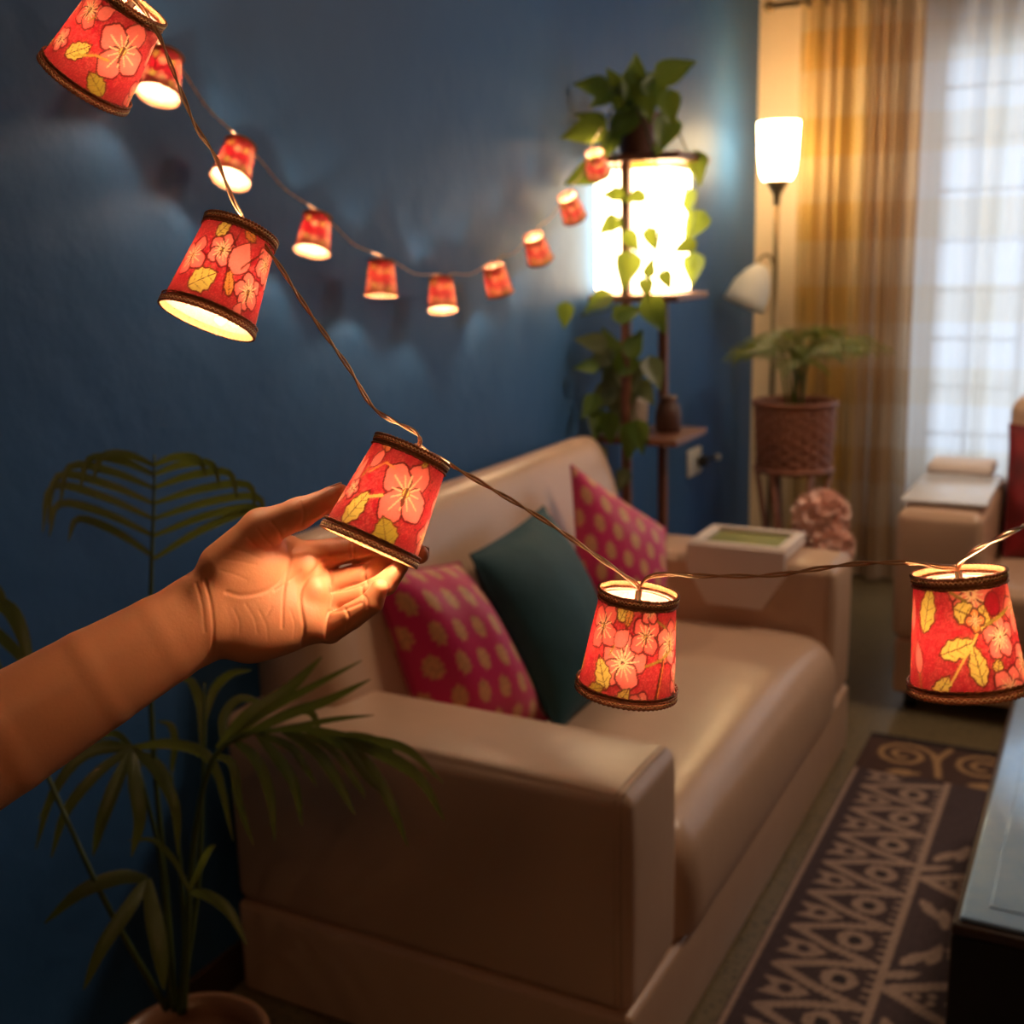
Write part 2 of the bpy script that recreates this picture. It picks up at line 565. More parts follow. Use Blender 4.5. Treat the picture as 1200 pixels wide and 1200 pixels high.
def leaf_shape(c, ang, L, W, n=9, tooth=0.0):
    up, dn = [], []
    for i in range(n+1):
        t = i/n
        w = W*math.sin(PI*t**0.8)*(1+tooth*((i % 2)-0.5))
        up.append((t*L-L/2, w)); dn.append((t*L-L/2, -w))
    P = up+dn[::-1][1:-1]
    ca, sa = math.cos(ang), math.sin(ang)
    return [(c[0]+x*ca-y*sa, c[1]+x*sa+y*ca) for x, y in P]

def draw_leaf(cv, c, deg, L, W, col=None):
    a = math.radians(deg)
    cv.poly(leaf_shape(c, a, L, W, tooth=0.25), YEL if col is None else col, DK, 0.7)
    d = np.array((math.cos(a), math.sin(a))); p = np.array((-d[1], d[0])); c = np.array(c)
    cv.line([c-d*L*.48, c+d*L*.46], 0.55, DK)
    for k in (-.28, -.05, .18):
        for sg in (-1, 1):
            cv.line([c+d*L*k, c+d*L*(k+.13)+p*sg*W*.7], 0.4, OLV*0.5)

def draw_flower(cv, c, R, rot=0, n=5, col=None, stamen=True):
    col = CORAL if col is None else col
    for i in range(n):
        a = math.radians(rot)+2*PI*i/n
        pc = (c[0]+math.cos(a)*R*.52, c[1]+math.sin(a)*R*.52)
        P = []
        for k in range(18):
            b = 2*PI*k/18
            rr = 1+0.07*math.sin(5*b+i)
            x, y = R*.52*rr*math.cos(b), R*.46*rr*math.sin(b)
            P.append((pc[0]+x*math.cos(a)-y*math.sin(a), pc[1]+x*math.sin(a)+y*math.cos(a)))
        cv.poly(P, col if i % 2 else (col*0.75+CORAL2*0.25), MAR, 1.0)
    for i in range(n*3):
        a = math.radians(rot)+2*PI*i/(n*3)
        L = R*(0.5 if i % 3 else 0.68)
        cv.line([(c[0]+math.cos(a)*R*.1, c[1]+math.sin(a)*R*.1), (c[0]+math.cos(a)*L, c[1]+math.sin(a)*L)], R*0.022+0.15, PALE)
    if stamen:
        cv.dot(c[0], c[1], R*.13, YEL, DK, 0.4)
        cv.line([(c[0], c[1]+R*.1), (c[0]+R*.02, c[1]-R*.35)], R*.05, DK)

def draw_bud(cv, c, deg, L, W):
    a = math.radians(deg)
    cv.poly(leaf_shape(c, a, L, W), CORAL, MAR, 0.6)
    d = np.array((math.cos(a), math.sin(a)))
    c = np.array(c)
    cv.line([c-d*L*.5, c-d*L*.9+np.array((1.5, -2))], 0.8, OLV*0.6)

def fx(f):     # screen fraction of half-width -> arc position on the shade
    return 52*math.asin(max(-1, min(1, f)))

def shade_pattern(S, V, which, fine=True):
    """S arc units (-164..164, 0 = front), V 0..100 bottom to top"""
    rng = random.Random(70+which)
    cv = Canvas(S, V, CR)
    for s0 in range(-160, 165, 26):                                   # round the back: a scatter of the same motifs
        if abs(s0) < (70 if which else 0): continue
        for v0 in (24, 70):
            c = (s0+rng.uniform(-5, 5), v0+rng.uniform(-8, 8))
            k = rng.random()
            if k < .45: draw_flower(cv, c, rng.uniform(15, 22), rng.uniform(0, 360))
            elif k < .8: draw_leaf(cv, c, rng.uniform(0, 360), 30, 8)
            else: draw_bud(cv, c, rng.uniform(0, 360), 22, 7)
    if which == 1:     # big coral bloom on the right, leaves below
        draw_flower(cv, (fx(.38), 60), 33, 70, 4)
        draw_flower(cv, (fx(-.72), 74), 20, 20, 5, CORAL2)
        draw_bud(cv, (fx(-.38), 82), 45, 24, 8)
        draw_leaf(cv, (fx(-.45), 36), 50, 34, 9)
        draw_leaf(cv, (fx(.2), 18), 150, 30, 10, OLV)
        draw_flower(cv, (fx(-.88), 32), 14, 0, 5)
        cv.line([(fx(-.45), 30), (fx(-.1), 42), (fx(.2), 45)], 1.2, OLV)
    if which == 2:
        draw_flower(cv, (fx(-.25), 63), 18, 10, 5, CORAL)
        draw_flower(cv, (fx(.62), 34), 20, 40, 5, CORAL)
        draw_leaf(cv, (fx(-.42), 86), 60, 26, 8)
        draw_leaf(cv, (fx(-.4), 28), 40, 36, 14)
        draw_flower(cv, (fx(-.82), 50), 22, 70, 4, CORAL2)
        draw_bud(cv, (fx(.22), 62), 75, 40, 15)
        draw_leaf(cv, (fx(.28), 88), -25, 22, 6, ORG)
        draw_leaf(cv, (fx(.15), 34), 110, 30, 6, ORG)
        draw_flower(cv, (fx(.85), 70), 20, 0, 5)
        draw_bud(cv, (fx(.5), 12), 80, 20, 6)
        cv.line([(fx(0), 95), (fx(-.05), 60), (fx(.1), 20)], 0.8, MAR)
        cv.line([(fx(.7), 80), (fx(.4), 60), (fx(.3), 52)], 1.0, DK)
    if which == 3:
        draw_flower(cv, (fx(.26), 57), 34, 62, 4)
        draw_leaf(cv, (fx(-.58), 27), 72, 42, 11)
        draw_leaf(cv, (fx(.18), 15), 125, 34, 14, OLV)
        draw_bud(cv, (fx(-.66), 78), 60, 26, 7)
        draw_bud(cv, (fx(-.9), 60), 80, 34, 7)
        draw_flower(cv, (fx(-.85), 42), 11, 0, 5)
        cv.line([(fx(-.7), 62), (fx(-.45), 76), (fx(-.2), 74)], 1.0, ORG)
        cv.line([(fx(-.45), 40), (fx(-.2), 46)], 1.6, YEL)
        for k in range(7):
            cv.dot(fx(.74+.03*(k % 3)), 78-8*k, 1.6, DK)
        draw_flower(cv, (fx(-.6), 95), 10, 0, 5, ORG)
        draw_leaf(cv, (fx(.45), 92), 60, 16, 4, OLV)
    if which == 4:
        draw_flower(cv, (fx(-.15), 41), 27, 10, 5, CORAL, False)
        draw_flower(cv, (fx(.3), 68), 20, 40, 4, CORAL2)
        draw_flower(cv, (fx(-.72), 70), 24, 60, 4, CORAL2)
        draw_bud(cv, (fx(-.25), 64), 50, 24, 9)
        draw_leaf(cv, (fx(-.28), 90), 65, 26, 9)
        draw_leaf(cv, (fx(-.55), 27), 120, 36, 10)
        draw_leaf(cv, (fx(-.62), 10), 20, 24, 6, OLV)
        draw_leaf(cv, (fx(-.05), 8), 60, 24, 7)
        draw_flower(cv, (fx(.85), 60), 22, 80, 5, CORAL)
        draw_flower(cv, (fx(.3), 3), 13, 0, 5)
        draw_leaf(cv, (fx(-.15), 84), -100, 22, 5, ORG)
        cv.line([(fx(.9), 55), (fx(.7), 46), (fx(.35), 40)], 1.4, OLV*0.6)
        cv.line([(fx(.72), 45), (fx(.6), 5)], 1.5, DK)
        cv.line([(fx(.75), 45), (fx(.63), 5)], 0.7, ORG)
        cv.line([(fx(.05), 93), (fx(.5), 84), (fx(.75), 76)], 1.3, OLV*0.6)
        draw_flower(cv, (fx(.35), 92), 13, 20, 5, CORAL2)
    if which == 5:
        draw_flower(cv, (fx(.22), 88), 26, 90, 5, CORAL, False)
        draw_leaf(cv, (fx(.1), 72), -20, 30, 10)
        draw_leaf(cv, (fx(.38), 68), 60, 28, 10)
        draw_flower(cv, (fx(.24), 66), 10, 0, 4, ORG, False)
        draw_leaf(cv, (fx(-.12), 44), 18, 40, 9)
        draw_leaf(cv, (fx(.2), 30), 100, 38, 9)
        draw_leaf(cv, (fx(-.68), 76), 75, 44, 11)
        draw_flower(cv, (fx(.66), 50), 19, 20, 5, CORAL, False)
        draw_leaf(cv, (fx(.55), 27), 70, 14, 6)
        draw_leaf(cv, (fx(-.45), 10), 55, 30, 8)
        draw_flower(cv, (fx(.7), 6), 20, 60, 5, CORAL, False)
        draw_bud(cv, (fx(-.85), 34), 100, 30, 7)
        draw_bud(cv, (fx(-.96), 70), 90, 34, 7)
        cv.line([(fx(.25), 55), (fx(-.1), 30), (fx(-.3), 14)], 1.1, YEL)
        cv.line([(fx(-.2), 90), (fx(.1), 82)], 1.4, OLV*0.5)
        cv.line([(fx(.45), 62), (fx(.9), 72)], 1.6, OLV*0.6)
        cv.dot(fx(.62), 78, 10, CR*0.9, MAR, .6)
    if fine:                                                          # stippled ground
        rs = np.random.RandomState(which)
        n = np.abs(np.sin(np.floor(cv.X/1.15)*127.1+np.floor(cv.Y/1.15)*311.7+which)*43758.5453) % 1
        base = np.all(np.abs(cv.c-CR) < 1e-6, axis=1)
        cv.c[base & (n > 0.66)] = CR*0.55+CORAL*0.45
        cv.c *= (0.9+0.2*rs.rand(len(cv.X)))[:, None]
    return np.clip(cv.c, 0, 1)

# ------------------------------------------------------------------ the setting
WX, BY = -1.52, 5.24          # blue wall plane, window wall plane
def struct(name, mn, mx, m, bevel=0):
    o = MB().box(mn, mx, bevel).build(name, m, smooth=False)
    o['kind'] = 'structure'
    return o
struct('floor', (WX-0.1, -1.8, -0.1), (2.7, BY+0.15, 0), M['floor'])
struct('ceiling', (WX-0.1, -1.8, 2.72), (2.7, BY+0.15, 2.8), M['ceil'])
struct('wall_left', (WX-0.1, -1.8, 0), (WX, BY, 2.72), M['blue'])
struct('wall_right', (2.6, -1.8, 0), (2.7, BY, 2.72), M['dimwall'])
struct('wall_front', (WX, -1.8, 0), (2.6, -1.7, 2.72), M['dimwall'])
wx0, wx1, wz0, wz1 = -0.80, 2.30, 0.42, 2.30
wb = MB()
wb.box((WX-0.1, BY, 0), (wx0, BY+0.15, 2.72)).box((wx1, BY, 0), (2.7, BY+0.15, 2.72))
wb.box((wx0, BY, 0), (wx1, BY+0.15, wz0)).box((wx0, BY, wz1), (wx1, BY+0.15, 2.72))
o = wb.build('wall_back', M['cream'], smooth=False); o['kind'] = 'structure'
win = empty('window_1', ((wx0+wx1)/2, BY+0.08, wz0)); win['kind'] = 'structure'
wf = MB()
for a, b in (((wx0, BY+.05, wz0), (wx0+.05, BY+.11, wz1)), ((wx1-.05, BY+.05, wz0), (wx1, BY+.11, wz1)),
             ((wx0, BY+.05, wz0), (wx1, BY+.11, wz0+.05)), ((wx0, BY+.05, wz1-.05), (wx1, BY+.11, wz1))):
    wf.box(a, b, 0.004, 1)
wf.build('window_frame', M['white'], win, smooth=False)
for x in (-0.39, 0.05, 0.48, 0.91, 1.34, 1.77):
    MB().box((x-.02, BY+.06, wz0+.05), (x+.02, BY+.10, wz1-.05), .003, 1).build('mullion', M['white'], win, smooth=False)
for z in np.arange(wz0+.23, wz1-.1, 0.205):
    MB().tube([(wx0+.05, BY+.045, z), (wx1-.05, BY+.045, z)], 0.010, 8).build('grille_bar', M['metalgrey'], win)
for x in (-0.59, -0.17, 0.27, 0.69, 1.12, 1.55, 2.0):
    MB().tube([(x, BY+.045, wz0+.05), (x, BY+.045, wz1-.05)], 0.008, 8).build('grille_bar', M['metalgrey'], win)
MB().box((wx0+.05, BY+.085, wz0+.05), (wx1-.05, BY+.089, wz1-.05)).build('pane', M['glass'], win, smooth=False)
# skirting of the blue wall
o = MB().box((WX, -1.7, 0), (WX+0.012, BY, 0.09), .003, 1).build('baseboard_left', M['darkwood'], smooth=False); o['kind'] = 'structure'

# ------------------------------------------------------------------ curtains
def curtain(name, x0, x1, y, z0, z1, folds, amp, m, label, seed, eyelets):
    rs = random.Random(seed)
    nx, nz = folds*14, 24
    root = empty(name, ((x0+x1)/2, y, z0), label, 'curtain')
    ph = [rs.uniform(-.5, .5) for _ in range(folds+2)]
    P, UV = [], []
    arc = 0; prev = None
    xs = np.linspace(x0, x1, nx)
    arcs = []
    for i, x in enumerate(xs):
        t = i/(nx-1)*folds
        k = int(t)
        a = 2*PI*(t+0.25*math.sin(t*1.7+seed))
        yy = y+amp*math.sin(a)*(0.8+0.4*ph[k])
        if prev: arc += math.hypot(x-prev[0], yy-prev[1])
        prev = (x, yy); arcs.append(arc)
        colp = []
        for j in range(nz):
            s = j/(nz-1)
            sway = 0.012*math.sin(3*s+t)*(1-s)
            colp.append((x+sway+0.02*math.sin(a*0.5+seed)*(1-s), y+(yy-y)*(0.75+0.45*(1-s)), z0+(z1-z0)*s))
        P.append(colp)
    mb = MB().grid(P)
    o = mb.build('cloth', m, root)
    uvl = o.data.uv_layers.new(name='UVMap')
    for lp in o.data.loops:
        i, j = divmod(lp.vertex_index, nz)
        uvl.data[lp.index].uv = (arcs[i], z0+(z1-z0)*j/(nz-1))
    for k in range(eyelets):
        x = x0+(x1-x0)*(k+.5)/eyelets
        e = MB()
        R = 0.026
        e.tube([(x, y+R*math.cos(q), z1-.05+R*math.sin(q)) for q in np.linspace(0, 2*PI, 17)], 0.006, 6, False)
        e.build('eyelet', M['brass'], root)
    return root
CZ = 2.50
curtain('curtain', -1.30, -1.01, 5.08, 0.02, CZ, 4, 0.035, M['gold_curtain'], 'gold and brown checked curtain gathered beside the floor lamp', 3, 4)
curtain('curtain', -1.00, -0.80, 5.09, 0.02, CZ, 3, 0.035, M['tan_curtain'], 'brown checked curtain panel hanging against the edge of the window', 5, 3)
curtain('curtain', -0.86, 2.45, 5.15, 0.02, CZ, 27, 0.022, M['sheer'], 'white sheer checked curtain drawn across the bright window', 8, 20)
rod = empty('curtain_rod', (-0.1, 5.1, CZ-.05), 'curtain rod along the top of the window wall', 'curtain rod')
MB().tube([(-1.42, 5.1, CZ-.05), (2.52, 5.1, CZ-.05)], 0.012, 10).build('pole', M['brass'], rod)
for x in (-1.44, 2.54):
    MB().ball((x, 5.1, CZ-.05), .025, 12, 8).build('finial', M['brass'], rod)
for x in (-1.36, 2.48):
    MB().tube([(x, 5.1, CZ-.05), (x, BY, CZ-.03)], .01, 8).build('bracket', M['brass'], rod)

# ------------------------------------------------------------------ rug
def make_rug():
    x0, x1, y0, y1 = -0.590, 1.1, 0.5, 3.40
    nx, ny = 300, 500
    xs, ys = np.linspace(x0, x1, nx), np.linspace(y0, y1, ny)
    X, Y = np.meshgrid(xs, ys, indexing='ij')
    D = lin((66, 50, 54)); L = lin((158, 132, 118)); D2 = lin((46, 35, 40)); T = lin((150, 116, 82))
    cv = Canvas(X, Y, D)
    rs = np.random.RandomState(3)
    cv.line([(-0.584, y0), (-0.584, y1)], 0.0055, L)
    # toothed triangles with a ring, one per repeat
    p = 0.150
    for k in range(-1, 22):
        yc = 0.62+k*p
        if yc > y1-.30: continue
        xr = -0.335
        # zigzag chevron pointing left
        cv.line([(xr-.02, yc+p*.5), (xr-.12, yc+p*.28), (xr-.20, yc), (xr-.12, yc-p*.28), (xr-.02, yc-p*.5)], 0.011, L)
        # stepped tooth outside
        cv.poly([(xr-.215, yc+p*.5-.03), (xr-.150, yc+p*.5-.028), (xr-.115, yc+p*.5), (xr-.150, yc+p*.5+.028), (xr-.215, yc+p*.5+.03), (xr-.19, yc+p*.5)], L)
        cv.dot(xr-.165, yc+p*.5, .014, D)
        # ring
        cv.dot(xr-.075, yc, 0.036, L); cv.dot(xr-.075, yc, 0.016, D2)
        for q in (-.04, -.013, .013, .04):
            cv.line([(xr-.02, yc+q), (xr, yc+q)], 0.0045, L)
    cv.line([(-0.335, y0), (-0.335, y1-.16)], 0.009, L)
    # field: big chevrons and leaf sprays
    for k in range(0, 7):
        yc = 0.75+k*0.46
        if yc > y1-.45: continue
        cv.line([(0.02, yc+.20), (-.14, yc+.10), (-.318, yc), (-.14, yc-.10), (.02, yc-.20)], 0.013, L)
        cv.line([(0.0, yc+.12), (-.12, yc+.045), (-.20, yc), (-.12, yc-.045), (.0, yc-.12)], 0.008, L)
        for a, b in ((-.262, .0), (-.235, .012), (-.235, -.012), (-.15, .0), (-.10, .02), (-.10, -.02)):
            cv.dot(a, yc+b, .0095, L)
        for sx, sy, dg in ((-.285, .13, 55), (-.25, .16, 80), (-.215, .19, 95), (-.285, -.13, -55), (-.25, -.16, -80), (-.215, -.19, -95), (-.30, .06, 30), (-.15, .21, 100)):
            cv.poly(leaf_shape((sx, yc+sy), math.radians(dg), .095, .014), L)
    # scroll border at the far end
    yb = y1-.13
    cv.poly([(x0, y1-.27), (x1, y1-.27), (x1, y1-.03), (x0, y1-.03)], lin((70, 46, 40)))
    for k in range(7):
        xc = -0.475+k*0.215
        tt = np.linspace(0, 3.6*PI, 60)
        cv.line([(xc+.085*(1-t/14)*math.cos(t), yb+.085*(1-t/14)*math.sin(t)) for t in tt], 0.0085, T*1.2)
        cv.line([(xc+.11, yb-.11), (xc+.09, yb), (xc+.12, yb+.10)], 0.009, T*1.2)
        cv.poly(leaf_shape((xc+.02, yb-.12), 0.2, .10, .02), T*1.2)
    cv.poly([(x0, y1-.03), (x1, y1-.03), (x1, y1), (x0, y1)], D2*0.5)
    cv.c *= (0.82+0.36*rs.rand(len(cv.X)))[:, None]
    Z = np.full_like(X, 0.010)
    P = np.stack([X, Y, Z], -1)
    b = MB().grid(P)
    n0 = len(b.v)
    C = list(cv.c)
    for (a, c_) in (((x0, y0), (x1, y0)), ((x1, y0), (x1, y1)), ((x1, y1), (x0, y1)), ((x0, y1), (x0, y0))):
        b.add([(a[0], a[1], 0.001), (c_[0], c_[1], 0.001), (c_[0], c_[1], 0.010), (a[0], a[1], 0.010)], [(0, 1, 2, 3)])
        C += [D2]*4
    o = b.build('rug', M['rug'], smooth=False, colors=np.array(C))
    tag(o, 'dark woven rug with pale geometric pattern on the floor in front of the sofa', 'rug')
make_rug()

# ------------------------------------------------------------------ sofa
SX0, SX1, SY0, SY1 = -1.49, -0.64, 1.575, 3.275
sofa = empty('sofa', ((SX0+SX1)/2, (SY0+SY1)/2, 0), 'cream leather two-seat sofa against the blue wall with cushions on it', 'sofa')
MB().soft((SX0, SY0, 0.0), (SX1, SY1, 0.202), .014, (0.006, 0.006, 0)).build('base', M['leather'], sofa)
AW = 0.235
def arm(y0, y1):
    return MB().soft((SX0, y0, 0.204), (SX1-.004, y1, 0.602), .026, (0.006, 0.010, 0.012), 12).build('armrest', M['leather'], sofa)
a1 = arm(SY0, SY0+AW); a2 = arm(SY1-AW+.01, SY1)
for ya, yb_, par in ((SY0, SY0+AW, a1), (SY1-AW+.01, SY1, a2)):      # double-stitched seam round the outer and top edge of each arm front
    for off in (.006, .018):
        loop = [(SX1-.010-off, ya-.001, .225), (SX1-.010-off, ya-.002, .40), (SX1-.010-off, ya+.001, .57), (SX1-.010-off, ya+.010, .595), (SX1-.010-off, ya+.03, .6035), (SX1-.010-off, (ya+yb_)/2, .6055), (SX1-.010-off, yb_-.03, .6035)]
        MB().tube(spline(loop, 5), .0016, 6).build('seam', M['pipe'], par)
# seat cushion: rounded front edge, swept between the arms
prof = [(-1.26, .21), (-1.26, .405), (-1.10, .423), (-.85, .428), (-.72, .424), (-.668, .408), (-.636, .375), (-.622, .32), (-.620, .26), (-.626, .212), (-.64, .203)]
pr = spline([(x, 0, z) for x, z in prof], 4)
ys_ = np.linspace(SY0+AW+.002, SY1-AW+.006, 30)
Ps = []
for y in ys_:
    t = (y-ys_[0])/(ys_[-1]-ys_[0])
    e = min(1, min(t, 1-t)/.05)
    k = math.sqrt(max(0, 1-(1-e)**2))
    Ps.append([(-.9+(q[0]+.9)*(.90+.10*k), y, .24+(q[2]-.24)*((.86+.14*k) if q[2] > .24 else 1)+.006*math.sin(PI*t)*(q[2] > .4)) for q in pr])
b = MB().grid(Ps)
b.f.append(tuple(range(len(pr)))[::-1]); b.f.append(tuple(range((len(ys_)-1)*len(pr), len(ys_)*len(pr))))
b.build('seat', M['leather'], sofa)
# backrest: reclined profile swept along the wall
prof = [(-1.485, .20), (-1.485, .60), (-1.484, .82), (-1.472, .885), (-1.445, .915), (-1.405, .915), (-1.375, .89), (-1.345, .83), (-1.29, .66), (-1.245, .50), (-1.22, .40), (-1.22, .20)]
pr = spline([(x, 0, z) for x, z in prof], 3)
ysb = np.linspace(SY0+.10, SY1-.075, 30)
Pb = []
for y in ysb:
    t = (y-ysb[0])/(ysb[-1]-ysb[0])
    e = min(1, (1-abs(2*t-1))*9)
    k = math.sqrt(max(0, 1-(1-e)**2))
    row = []
    for p in pr:
        cx, cz = -1.40, .45
        row.append((cx+(p[0]-cx)*(0.86+.14*k), y, p[2]-(0.055*(1-k) if p[2] > .7 else 0)))
    Pb.append(row)
b = MB().grid(Pb)
np_ = len(pr)
b.f.append(tuple(range(np_))[::-1]); b.f.append(tuple(range((len(ysb)-1)*np_, len(ysb)*np_)))
b.build('backrest', M['leather'], sofa)

# ------------------------------------------------------------------ cushions
def pillow(name, TL, TR, BL, BR, thick, material, label, cat='cushion', group=None, motif=None, n=48, seed=0):
    TL, TR, BL, BR = [np.array(p, float) for p in (TL, TR, BL, BR)]
    nrm = np.cross(TR-TL, TL-BL)
    nrm /= np.linalg.norm(nrm)
    u = np.linspace(0, 1, n); U, V = np.meshgrid(u, u, indexing='ij')
    rs = np.random.RandomState(seed)
    a, b_, c_ = rs.rand(3)*6
    def side(sg):
        cu, cw = 2*U-1, 2*V-1
        k = (1-np.abs(cu)**2.6)*(1-np.abs(cw)**2.6)
        k = np.clip(k, 0, 1)**0.62
        # edges pull in between the corners
        eu = cu*(1-0.035*(1-cw**2)); ew = cw*(1-0.035*(1-cu**2))
        uu, vv = (eu+1)/2, (ew+1)/2
        P = (BL[None, None]*((1-uu)*(1-vv))[..., None]+BR*(uu*(1-vv))[..., None]+TL*((1-uu)*vv)[..., None]+TR*(uu*vv)[..., None])
        w = 1+0.05*np.sin(5*U+a)*np.sin(4*V+b_)+0.03*np.sin(11*U+c_)
        return P+sg*(thick/2)*(k*w)[..., None]*nrm
    mb = MB().grid(side(1)); n1 = len(mb.v)
    mb.grid(side(-1)[::-1])
    cols = None
    if motif:
        c1 = motif(U.ravel(), V.ravel()); c2 = motif(U[::-1].ravel(), V[::-1].ravel())
        cols = np.vstack([c1, c2])
    cen = (TL+TR+BL+BR)/4
    root = empty(name, (cen[0], cen[1], min(BL[2], BR[2])), label, cat, group)
    o = mb.build('cover', material, root, colors=cols)
    # welded edge cord
    rim = []
    S1 = side(1)
    for q in list(S1[:, 0])+list(S1[-1, :])+list(S1[::-1, -1])+list(S1[0, ::-1]):
        rim.append(q)
    cord = MB().tube(rim, .0035, 6, False)
    cord.build('piping', material, root, colors=(np.tile(motif(np.array([-.0]), np.array([-.0])), (len(cord.v), 1)) if motif else None))
    return root

def brocade(u, v):
    base = lin((205, 2, 96)); gold = lin((214, 150, 104))
    c = np.tile(base, (len(u), 1))
    N = 5.6
    row = np.floor(v*N)
    x = (u*N+0.5*(row % 2)) % 1.0-0.5
    y = (v*N) % 1.0-0.5
    r = np.hypot(x/0.27, y/0.36)
    ang = np.arctan2(y, x)
    m = r < 1+0.10*np.sin(9*ang)
    h = np.abs(np.sin(u*391.1+v*217.3)*43758.5) % 1
    c[m] = (gold[None, :]*(0.75+0.5*h[:, None]))[m]
    e = (u < .01) | (u > .99) | (v < .01) | (v > .99)
    c[e] = base*0.8
    return c
def redweave(u, v):
    base = lin((120, 10, 20))
    k = 0.5+0.5*np.sin(u*19)*np.sin(v*17)
    return base[None, :]*(0.6+0.8*k[:, None])

pillow('cushion', (-1.33, 1.87, .83), (-1.25, 2.09, .80), (-1.20, 1.87, .45), (-1.08, 2.17, .435), .21, M['brocade'],
       'pink brocade cushion with gold motifs behind the near arm of the sofa', motif=brocade, n=90, seed=1)
pillow('cushion', (-1.22, 2.09, .82), (-1.25, 2.51, .84), (-1.03, 2.12, .435), (-1.03, 2.46, .435), .19, M['teal'],
       'plain dark teal velvet cushion in the middle of the sofa', n=48, seed=2)
pillow('cushion', (-1.29, 2.76, .90), (-1.07, 2.89, .715), (-1.20, 2.60, .56), (-0.99, 2.70, .45), .14, M['brocade'],
       'pink gold-motif cushion tilted on one corner in the far end of the sofa', motif=brocade, n=90, seed=3)

# ------------------------------------------------------------------ tray with hanging flap on the far arm
tr = empty('armrest_tray', (-0.92, 3.15, .618), 'pale armrest tray with olive inset and hanging flap on the far sofa arm', 'tray')
t = MB()
tx0, tx1, ty0, ty1 = -1.055, -0.775, 3.035, 3.255
MB().box((tx0, ty0, .618), (tx1, ty1, .632), .004, 2).build('board', M['traycloth'], tr)
for a, c in (((tx0, ty0, .632), (tx1, ty0+.022, .652)), ((tx0, ty1-.022, .632), (tx1, ty1, .652)), ((tx0, ty0+.022, .632), (tx0+.03, ty1-.022, .652)), ((tx1-.03, ty0+.022, .632), (tx1, ty1-.022, .652))):
    t.box(a, c, .004, 2)
t.build('rim', M['traycloth'], tr)
MB().box((tx0+.032, ty0+.024, .6325), (tx1-.032, ty1-.024, .640), .002, 1).build('mat', M['green_glass'], tr)
fl = MB()
yo, yi = ty0-.004, ty0-.014
q = [(tx0, .646), (tx1, .646), (tx1, .575), (tx1-.06, .475), (tx0+.06, .475), (tx0, .575)]
k = len(q)
fl.add([(x, yi, z) for x, z in q]+[(x, yo+.004, z) for x, z in q], [tuple(range(k)), tuple(range(2*k-1, k-1, -1))]+[(i, i+k, (i+1) % k+k, (i+1) % k) for i in range(k)])
flat_edges(fl.build('flap', M['traycloth'], tr))

# ------------------------------------------------------------------ peach blossoms behind the far arm
fp = (-0.90, 3.66)
fl = empty('flower_vase', (fp[0], fp[1], 0), 'bunch of peach peony blossoms behind the far sofa arm', 'flowers')
MB().lathe([(0.0, 0), (.07, 0), (.085, .03), (.09, .2), (.06, .40), (.05, .46), (.055, .48), (.047, .48), (.042, .44)], 28, (fp[0], fp[1], 0)).build('vase', M['terra'], fl)
def blossom(c, R, seed):
    """ruffled ball of overlapping cupped petals"""
    rs = random.Random(seed)
    mb = MB().ball(c, R*.62, 14, 9)
    n = 44
    for i in range(n):
        zz = 1-2*(i+.5)/n; rr = math.sqrt(1-zz*zz); a = i*2.39996
        d = Vector((rr*math.cos(a), rr*math.sin(a), zz))
        d2 = (d+Vector((rs.uniform(-.4, .4), rs.uniform(-.4, .4), rs.uniform(-.1, .5)))).normalized()
        x = d2.orthogonal().normalized(); y = d2.cross(x)
        P = []
        for k in range(4):
            q = k/3
            row = []
            for j in range(9):
                b_ = 2*PI*j/8
                r_ = R*.40*q*(1+.12*math.sin(3*b_+i))
                row.append(Vector(c)+d*R*.66+x*r_*math.cos(b_)+y*r_*math.sin(b_)+d2*R*(.30*q*q))
            P.append([tuple(v) for v in row])
        mb.grid(P)
    return mb
for i, (px, py, yy, R) in enumerate(((962, 606, 3.62, .088), (976, 640, 3.56, .066), (938, 640, 3.64, .06))):
    c = aty(px, py, yy)
    blossom((c[0], c[1], c[2]), R, i).build('blossom', M['petal'], fl)
    MB().tube(spline([(fp[0], fp[1], .44), (fp[0]+(c[0]-fp[0])*.3, c[1]*.3+fp[1]*.7, .52), (c[0], c[1], c[2]-R*.38)], 5), .004, 6).build('stalk', M['stem'], fl)

# ------------------------------------------------------------------ coffee table
tb = empty('coffee_table', (0.42, 1.97, 0), 'black coffee table with a glossy top tinted blue for the window reflection', 'table')
gx0, gx1, gy0, gy1 = -0.172, 1.0, 1.775, 2.90
MB().box((gx0, gy0, .012), (gx1, gy1, .375), .004, 2).build('body', M['blackwood'], tb)
MB().box((gx0, gy0, .376), (gx1, gy1, .395), .004, 2).build('rim', M['darkwood'], tb)
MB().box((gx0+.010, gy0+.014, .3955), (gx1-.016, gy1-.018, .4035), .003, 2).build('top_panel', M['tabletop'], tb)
MB().box((gx0+.05, gy0+.06, .4037), (gx1-.06, gy1-.07, .4060), .002, 2).build('top_inset', M['tabletop'], tb)

